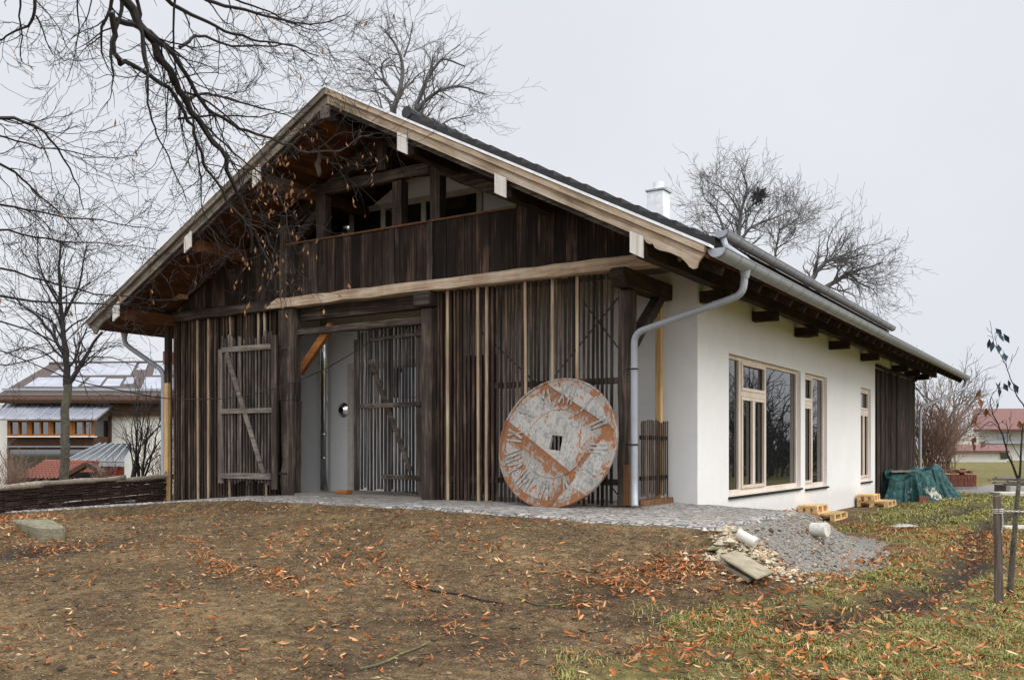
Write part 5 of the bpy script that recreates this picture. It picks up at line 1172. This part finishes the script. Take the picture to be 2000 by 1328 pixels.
# ------------------------------------------------------------------ litter on the ground: leaves, grass, crumbs, rubble (uncountable)
def scatter_quads(n, seed): return np.random.default_rng(seed)
def build_many(name, mat, V, nper, faces, label, cat):
    V = V.reshape(-1, 3); m_ = len(V)//nper; me = bpy.data.meshes.new(name); f = np.array(faces)
    allf = (np.arange(m_)[:, None, None]*nper+f[None]).reshape(-1, f.shape[1])
    me.from_pydata(V.tolist(), [], allf.tolist()); me.update(); me.materials.append(M[mat]); o = bpy.data.objects.new(name, me); COL.objects.link(o)
    return tag(o, label, cat, kind='stuff')
g = np.random.default_rng(77)
def pts_area(n, x0, x1, y0, y1, seed):
    q_ = np.random.default_rng(seed); return q_.uniform(x0, x1, n), q_.uniform(y0, y1, n)
def visible(x, y, z, m=60):
    px, py, d = project(np.stack([x, y, z], -1)); return (d > 1.5) & (px > -m) & (px < 2000+m) & (py < 1328+m)
# leaves: thin everywhere, thick in drifts
X, Y = pts_area(120000, -14, 10, -12.5, 7, 1); dens = np.clip(vnoise(X, Y, 1.2, 51)+vnoise(X, Y, .4, 52)*.8+.06, 0, 1)*.62+.03
ing = pdist(X, Y, GR) < 0; dens = np.where(ing, dens*3.6+.34, dens*1.9+.045)
dens = np.where(pdist(X, Y, PLAT) < .05, .004, dens); dc_ = np.hypot(X-CAM[0], Y-CAM[1]); dens = dens*np.clip(1.15-dc_/40, .3, 1)
keep = g.random(len(X)) < dens*.8; X, Y = X[keep], Y[keep]
def drift(px, py, n, sx_, sy_, rot=0):
    c0 = Gd(px, py); a, b = g.normal(size=n)*sx_, g.normal(size=n)*sy_; return c0[0]+a*math.cos(rot)-b*math.sin(rot), c0[1]+a*math.sin(rot)+b*math.cos(rot)
dr_ = [drift(620, 1050, 60, 1.2, .25, -.5), drift(900, 1060, 70, 1.0, .2, -.5), drift(350, 1180, 70, .9, .12, -.5), drift(640, 1200, 70, .9, .1, -.5), drift(980, 1090, 80, .8, .2, -.5), drift(1080, 1130, 70, .6, .15, -.4), drift(1620, 1075, 90, .5, .25), drift(1240, 1145, 330, .45, .13, .5), drift(1290, 1122, 420, .36, .14, .6), drift(1350, 1104, 330, .28, .14, .6), drift(1400, 1112, 90, .25, .2), drift(1560, 1118, 150, .35, .2), drift(1470, 1125, 90, .4, .16), drift(1470, 1075, 110, .3, .2),
       drift(430, 1110, 230, .42, .10, -.5), drift(540, 1132, 200, .42, .11, -.5), drift(800, 1140, 230, .8, .13, -.5), drift(660, 1120, 110, .5, .12, -.5), drift(860, 1215, 90, .5, .1, -.5), drift(1000, 1150, 80, .7, .3), drift(700, 1090, 70, .8, .3), drift(30, 1045, 700, .7, .36, -.3), drift(110, 1072, 200, .4, .2, 0), drift(280, 1312, 30, .2, .1), drift(1140, 1190, 50, .16, .08), drift(1890, 1075, 50, .35, .16, 1.0), drift(1280, 1290, 160, .5, .3), drift(1500, 1290, 200, .8, .4), drift(1750, 1280, 200, .8, .4)]
X = np.r_[X, *[d_[0] for d_ in dr_]]; Y = np.r_[Y, *[d_[1] for d_ in dr_]]
Zl = ground_z(X, Y); ok = visible(X, Y, Zl); X, Y, Zl = X[ok], Y[ok], Zl[ok]; n = len(X)
onp = pdist(X, Y, PLAT) < 0; Zl = np.where(onp, Zl+.04, Zl); Zl = np.where(pdist(X, Y, GR) < -.1, Zl+.03, Zl)
L_ = np.where(pdist(X, Y, GR) < 0, 1.0, .84)*g.uniform(.045, .125, n)*np.where(g.random(n) < .45, .55, 1); W_ = L_*g.uniform(.16, .34, n); a = g.uniform(0, 6.283, n); tl_ = g.normal(size=n)*.36; cu = g.uniform(-.3, .8, n)
d3 = np.stack([np.cos(a)*np.cos(tl_), np.sin(a)*np.cos(tl_), np.sin(tl_)], -1); ro = g.normal(size=n)*.45
sd3 = np.stack([-np.sin(a)*np.cos(ro), np.cos(a)*np.cos(ro), np.sin(ro)], -1); up3 = np.cross(d3, sd3)
c3 = np.stack([X, Y, Zl+.018+np.abs(tl_)*L_*.4+g.random(n)*.012], -1)
P = lambda s_, t_, u_: c3+d3*(L_*s_)[:, None]+sd3*(W_*t_)[:, None]+up3*(L_*cu*u_)[:, None]
Vl = np.stack([P(-.5, 0, .35), P(-.22, -.42, .15), P(.18, -.45, .15), P(.5, 0, .35), P(.18, .45, .15), P(-.22, .42, .15), P(-.2, 0, -.1), P(.18, 0, -.1)], 1)
build_many('fallen_leaves', 'leaf', Vl, 8, [(0, 1, 6), (6, 1, 2), (6, 2, 7), (7, 2, 3), (7, 3, 4), (7, 4, 5), (7, 5, 6), (6, 5, 0)], 'orange brown fallen leaves strewn over the soil and grass', 'fallen leaves')
# grass blades
X, Y = pts_area(520000, -1, 16, -12.5, 26, 2); x2_, y2_ = pts_area(260000, 1, 8, -9.5, 0, 22); X, Y = np.r_[X, x2_], np.r_[Y, y2_]; Zl = ground_base(X, Y); ok = visible(X, Y, Zl); X, Y = X[ok], Y[ok]
zg_a, zv_a, zm_a = zones(X, Y); tuft = np.clip(vnoise(X, Y, .22, 61)+vnoise(X, Y, .7, 62)*.8+.35, 0, 1)
keep = g.random(len(X)) < zg_a*(1-zm_a)*tuft*1.1; X, Y, tuft = X[keep], Y[keep], tuft[keep]
keep = pdist(X, Y, np.array([[-12, 0], [.52, 0], [.52, 23], [-12, 23]])) > 0; X, Y, tuft = X[keep], Y[keep], tuft[keep]
Zl = ground_z(X, Y); n = len(X); dc_ = np.hypot(X-CAM[0], Y-CAM[1])
hgt = g.uniform(.02, .062, n)*(.6+tuft)*np.clip(.8+dc_/40, .8, 1.4); wd = g.uniform(.003, .0055, n)*np.clip(dc_/8, 1, 3.2); a = g.uniform(0, 6.283, n); ln_ = g.uniform(.3, 2.1, n)
p0 = np.stack([X, Y, Zl-.005], -1); sdv = np.stack([-np.sin(a), np.cos(a), 0*a], -1)*wd[:, None]; dv = np.stack([np.cos(a), np.sin(a), 0*a], -1)
mid = p0+dv*(hgt*ln_*.35)[:, None]+np.array([0, 0, 1])*(hgt*.65)[:, None]; tip = p0+dv*(hgt*ln_)[:, None]+np.array([0, 0, 1])*(hgt*(1-.25*ln_))[:, None]
build_many('grass', 'grass', np.stack([p0-sdv, p0+sdv, mid+sdv*.8, mid-sdv*.8, tip], 1), 5, [(0, 1, 2), (0, 2, 3), (3, 2, 4)], 'short worn winter grass on the right', 'grass')
# soil crumbs and wood chips
X, Y = pts_area(150000, -14, 9, -12.5, 0, 3); Zl = ground_base(X, Y); ok = visible(X, Y, Zl) & (pdist(X, Y, PLAT) > .02); X, Y = X[ok], Y[ok]
dc_ = np.hypot(X-CAM[0], Y-CAM[1]); keep = g.random(len(X)) < np.clip(.15+.5*vnoise(X, Y, .6, 71)+.35, 0, 1)*.7; X, Y = X[keep], Y[keep]
Zl = ground_z(X, Y); n = len(X); sz = np.exp(g.normal(size=n)*.42)*.0068
octv = np.array([(1, 0, 0), (0, 1, 0), (-1, 0, 0), (0, -1, 0), (0, 0, 1), (0, 0, -1)], float)
a = g.uniform(0, 6.283, n); st_ = np.stack([sz*g.uniform(.7, 2.2, n), sz*g.uniform(.6, 1.2, n), sz*g.uniform(.4, .9, n)], -1)
def octs(X, Y, Z, st_, a):
    V = octv[None]*st_[:, None, :]; V = V*(1+g.normal(size=(len(X), 6, 1))*.18); c_, s_ = np.cos(a)[:, None], np.sin(a)[:, None]
    return np.stack([X[:, None]+V[..., 0]*c_-V[..., 1]*s_, Y[:, None]+V[..., 0]*s_+V[..., 1]*c_, Z[:, None]+V[..., 2]], -1)
OF = [(0, 1, 4), (1, 2, 4), (2, 3, 4), (3, 0, 4), (1, 0, 5), (2, 1, 5), (3, 2, 5), (0, 3, 5)]
build_many('soil_crumbs', 'chip', octs(X, Y, Zl+.003, st_, a), 6, OF, 'crumbs of earth, bark and wood chips on the bare soil', 'soil crumbs')
X, Y = pts_area(9000, -14, 9, -12.5, 0, 33); Zl = ground_base(X, Y); ok = visible(X, Y, Zl) & (pdist(X, Y, PLAT) > .05); X, Y = X[ok], Y[ok]; n = len(X); sz = np.exp(g.normal(size=n)*.45)*.015
M['clod'] = leafmat('dark clods', [(56, 45, 32), (84, 69, 49), (48, 39, 29), (106, 89, 64), (70, 58, 43)])
build_many('soil_clods', 'clod', octs(X, Y, ground_z(X, Y)+.003, np.stack([sz*1.3, sz, sz*.75], -1), g.uniform(0, 6.28, n)), 6, OF, 'dark clods of earth on the bare soil', 'soil clods')
# rubble heap of pale stones
parts_ = [drift(1440, 1062, 300, .16, .22, .4), drift(1480, 1080, 300, .2, .2, .4), drift(1510, 1105, 240, .22, .14, .4), drift(1410, 1072, 60, .1, .14), drift(1400, 1110, 90, .2, .1), drift(1530, 1128, 30, .25, .08)]
X = np.r_[tuple(q_[0] for q_ in parts_)]; Y = np.r_[tuple(q_[1] for q_ in parts_)]; n = len(X); sz = np.exp(g.normal(size=n)*.5)*.019; Zl = ground_z(X, Y)
st_ = np.stack([sz*g.uniform(.8, 1.7, n), sz*g.uniform(.7, 1.2, n), sz*g.uniform(.5, .9, n)], -1)
build_many('rubble', 'stone', octs(X, Y, Zl+sz*.3, st_, g.uniform(0, 6.28, n)), 6, OF, 'heap of pale broken stones at the end of the paving', 'rubble')
X, Y = pts_area(26000, 1.5, 6.5, -5, 2, 5); ok = (pdist(X, Y, GV) < .1) & (pdist(X, Y, PLAT) > 0); X, Y = X[ok], Y[ok]; n = len(X); sz = np.exp(g.normal(size=n)*.6)*.0095
M['gravel'] = leafmat('grey gravel stones', [(110, 104, 95), (144, 138, 127), (86, 80, 73), (166, 158, 144), (124, 113, 98)])
build_many('gravel', 'gravel', octs(X, Y, ground_z(X, Y)+.003, np.stack([sz*1.2, sz, sz*.7], -1), g.uniform(0, 6.28, n)), 6, OF, 'grey gravel spilling from the end of the paving', 'gravel')
# fallen sticks
for pts_, r_0, lab, mat in (([(702, 1310), (760, 1290), (840, 1255)], .012, 'mossy green stick lying at the bottom of the soil', 'lichen'), ([(800, 1142), (870, 1160), (985, 1180)], .012, 'dark thin branch lying across the middle of the soil', 'twig'), ([(1010, 1172), (1075, 1182), (1160, 1182)], .008, 'slim bent stick beside the leaf drift', 'lichen')):
    P = np.array([Gd(*q_) for q_ in pts_]); P = along(P, 12); P[:, 2] = ground_z(P[:, 0], P[:, 1])+.012; tag(MB().tube(P, np.linspace(r_0, r_0*.5, 12), 6).build('stick', M[mat]), lab, 'stick')
